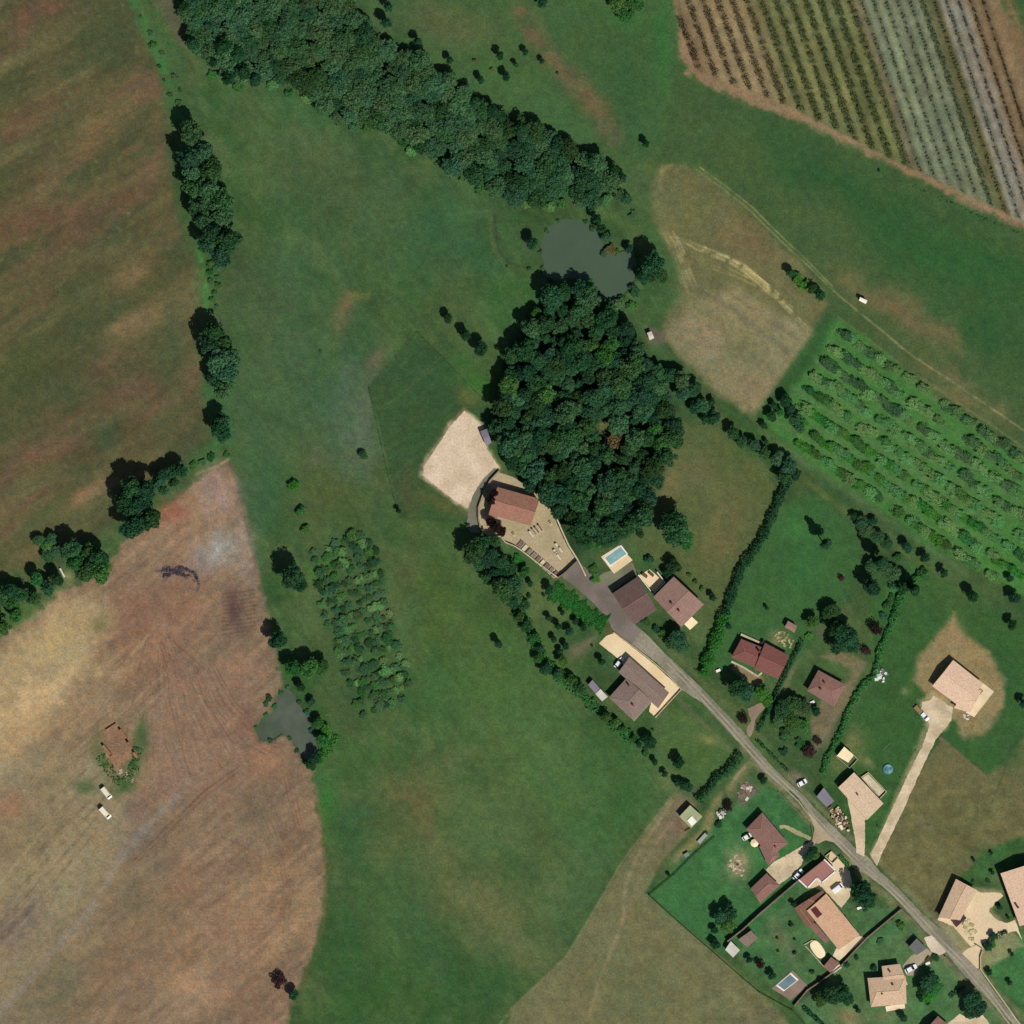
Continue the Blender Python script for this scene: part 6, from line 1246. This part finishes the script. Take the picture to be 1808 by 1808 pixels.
# hedges
def hedge(name, label, pts, w_px, h, lm, dens=26, leaf=.3, cat='hedge', group=None, gaps=0.0, stems=False, bark=None):
    rg = np.random.RandomState(int(pts[0][0]) + int(pts[0][1])); x0, y0 = W(*pts[0]); P = [np.array(W(*p)) - (x0, y0) for p in pts]; allq = []
    for i in range(len(P) - 1):
        d = P[i + 1] - P[i]; l = np.linalg.norm(d); n = max(4, int(l * w_px * S * dens * (1 - gaps) * .9)); t = rg.rand(n)
        if gaps:
            t = t[(np.sin((t * l) * 2.1 + i) + .9 * np.sin(t * l * 5.3 + i * 2)) > -1.2 + gaps]; n = len(t)
            if n == 0: continue
        e = d / l; nn = np.array([-e[1], e[0]]); a = rg.uniform(0, PI, n); wob = 1 + .25 * np.sin(t * l * .9 + i) + .15 * np.sin(t * l * 2.7)
        off = np.cos(a) * w_px * S / 2 * wob * rg.uniform(.7, 1.05, n); z = h * (.12 + .88 * np.sin(a) ** .6 * rg.uniform(.55, 1.05, n) * (.85 + .15 * wob))
        C = np.concatenate([P[i] + d * t[:, None] + nn * off[:, None], z[:, None]], 1)
        Nn = np.concatenate([nn * np.cos(a)[:, None], np.sin(a)[:, None]], 1); allq.append(leaf_quads(rg, C, Nn, leaf))
    q = np.concatenate(allq); me = quads_mesh(name, q, LM[lm])
    if not stems:
        o = link(bpy.data.objects.new(name, me)); o.location = (x0, y0, 0); tag(o, label, cat, group); return o
    root = empty(name, (x0, y0, 0)); tag(root, label, cat, group); me.name = 'foliage'; link(bpy.data.objects.new('foliage', me), root)
    mb = MB()
    for i in range(len(P) - 1):
        d = P[i + 1] - P[i]; l = np.linalg.norm(d)
        for j in range(int(l / 4.8)):
            c = P[i] + d * (j + .5) * 4.8 / l; mb.cyl(c[0], c[1], -.2, .06, h + .4, 5)
    if mb.v: mb.build('trellis_posts', WOOD, root)
    return root
hedge('hedge', 'long dark hedge curving along the field down to the dark red house', [(1392, 846), (1378, 876), (1362, 915), (1346, 950), (1332, 972), (1308, 1004), (1294, 1045), (1279, 1085)], 15, 3.0, 'dark')
hedge('hedge', 'bright green clipped hedge below the long dark hedge', [(1279, 1085), (1264, 1130), (1249, 1168), (1240, 1192)], 20, 3.2, 'ivy', dens=34)
hedge('hedge', 'clipped dark hedge between the dark red and rose roofed houses', [(1418, 1132), (1402, 1162), (1384, 1198), (1372, 1224), (1354, 1262), (1338, 1294)], 6, 2.4, 'dark')
hedge('hedge', 'thin hedge line right of the rose roofed house', [(1580, 1085), (1570, 1112), (1553, 1150), (1546, 1190), (1520, 1214), (1500, 1252), (1482, 1300), (1462, 1336), (1452, 1366)], 11, 1.6, 'mid')
hedge('hedge', 'overgrown hedge between the two meadows at the head of the pale house lawn', [(1636, 1006), (1606, 1030), (1586, 1060), (1580, 1085)], 14, 2.0, 'mid')
hedge('hedge', 'dark hedge from the roadside down to the green shed', [(1308, 1332), (1296, 1348), (1284, 1364), (1266, 1372), (1256, 1392), (1244, 1402), (1232, 1414)], 13, 3.2, 'dark')
hedge('shrubbery', 'bright green shrubbery along the lane below the graveyard', [(974, 1042), (1000, 1056), (1022, 1074), (1046, 1092), (1070, 1104)], 32, .8, 'ivy', dens=60, leaf=.18)
hedge('shrubbery', 'deep green border thicket along the meadow below the tombs', [(912, 1078), (926, 1100), (944, 1130), (954, 1160), (974, 1184), (1000, 1200), (1016, 1214)], 22, 2.2, 'mid', dens=14)
hedge('shrubbery', 'deep green scrub along the meadow edge behind the brown roofed house', [(1018, 1214), (1040, 1240), (1060, 1256), (1092, 1284), (1120, 1310)], 18, 1.6, 'mid', dens=16)
hedge('hedge', 'thin dark roadside hedge opposite the builder heap', [(1336, 1306), (1360, 1330), (1392, 1362)], 5, 1.2, 'dark', gaps=.3)
hedge('hedge', 'small hedge between the roadside terrace and the road', [(1482, 1510), (1494, 1524), (1502, 1536)], 7, 1.0, 'mid')
hedge('hedge', 'hedge at the rim of the vineyard above the green meadow', [(1612, 328), (1630, 338), (1660, 350), (1690, 360), (1720, 378), (1760, 396), (1808, 416)], 5, .8, 'mid', gaps=.9)
hedge('hedge', 'ragged green growth between orchard and small grey pond', [(590, 1296), (580, 1320), (560, 1345)], 18, 1.2, 'bright', dens=14)
hedge('hedge', 'ragged weeds round the foot of the ruin', [(176, 1335), (190, 1355), (208, 1380), (222, 1378), (238, 1350), (244, 1320)], 16, .6, 'mid', dens=10, gaps=.3)
hedge('hedge', 'row of spiky shrubs along the left side of the long house drive', [(1632, 1290), (1612, 1330), (1590, 1372), (1566, 1424), (1540, 1480), (1530, 1502)], 4, .7, 'vinebrown', gaps=1.0)
hedge('hedge', 'curved hedge bounding the lawn at the foot of the warm gravel forecourt', [(1736, 1672), (1748, 1662), (1762, 1652), (1778, 1644)], 7, 1.2, 'dark')
hedge('hedge', 'dark hedge dividing the bottom right gardens', [(1676, 1760), (1690, 1750), (1704, 1742)], 5, 1.2, 'wood')
hedge('hedge', 'tall dark hedge below the sandy roofed house', [(1420, 1780), (1440, 1798), (1456, 1812)], 7, 2.0, 'dark')
# vine rows
def vine_row(label, pts, half, h, lm, step, group, keep=.9):
    """trained vines: one spreading tuft per plant, arms across the row"""
    x0, y0 = W(*pts[0]); P = [np.array(W(*p)) - (x0, y0) for p in pts]; rg = np.random.RandomState(int(pts[0][0] * 10)); Q = []; mb = MB()
    root = empty('vine_row', (x0, y0, 0)); tag(root, label, 'vine row', group); alive = 1.0
    for i in range(len(P) - 1):
        d = P[i + 1] - P[i]; l = np.linalg.norm(d); e = d / l; nn = np.array([-e[1], e[0]])
        for j in range(max(1, int(l / step))):
            c = P[i] + e * (j + .5) * step + rg.normal(0, .12, 2)
            if rg.rand() > keep: continue
            hf = half * rg.uniform(.5, 1.25); n = int(26 * hf / 1.0) + 6; a = rg.uniform(-1, 1, n); tilt = rg.uniform(-.35, .35)
            pt = np.stack([c[0] + nn[0] * a * hf + e[0] * (rg.normal(0, .16, n) + tilt * a), c[1] + nn[1] * a * hf + e[1] * (rg.normal(0, .16, n) + tilt * a), h * rg.uniform(.35, 1.05, n)], 1)
            Q.append(leaf_quads(rg, pt, np.tile([0, 0, 1.0], (n, 1)), .2)); mb.cyl(c[0], c[1], -.1, .05, h * .8, 5)
    me = quads_mesh('foliage', np.concatenate(Q), LM[lm]); link(bpy.data.objects.new('foliage', me), root)
    tag(mb.build('stems', WOOD, root), kind='stuff')
def vclip(x0):
    ys = [y for y in np.arange(-50, 430, 2.0) if inside(row_pt(x0, y), y, VI)]
    return (min(ys), max(ys)) if ys else None
for i, x0 in enumerate(ROWS):
    c = vclip(x0)
    if not c: continue
    n = max(2, int((c[1] - c[0]) / 24)); pts = [(row_pt(x0, y), y) for y in np.linspace(c[0], c[1], n)]
    if x0 < 1325: a_ = (1.15, 1.5, 'vinebrown', 1.15, .88, 'thin brown', 'tan left part')
    elif x0 < 1505: a_ = (1.2, 1.6, 'vine', .85, .95, 'thick green', 'green middle part')
    elif x0 < 1620: a_ = (.6, 1.1, 'vinegrey', 1.1, .62, 'faint grey green', 'pale part')
    elif x0 < 1645: a_ = (1.0, 1.5, 'vine', .9, .95, 'olive', 'pale part')
    elif x0 < 1690: a_ = (.6, 1.2, 'vinegrey', 1.0, .85, 'sparse grey', 'grey strip right of the olive row')
    else: a_ = (.45, 1.1, 'vinebrown', .95, .85, 'narrow dark', 'brown ground at the right edge')
    lb = f'{a_[5]} vine row on the {a_[6]} of the vineyard' if 'edge' not in a_[6] and 'strip' not in a_[6] else f'{a_[5]} vine row on the {a_[6]}'
    vine_row(lb, pts, a_[0], a_[1], a_[2], a_[3], a_[5] + ' rows of the vineyard', a_[4])
print('rows', k, k2);print('trees', NT[0], 'grove', k, 'orchard', k2, 'belt', len(BP))
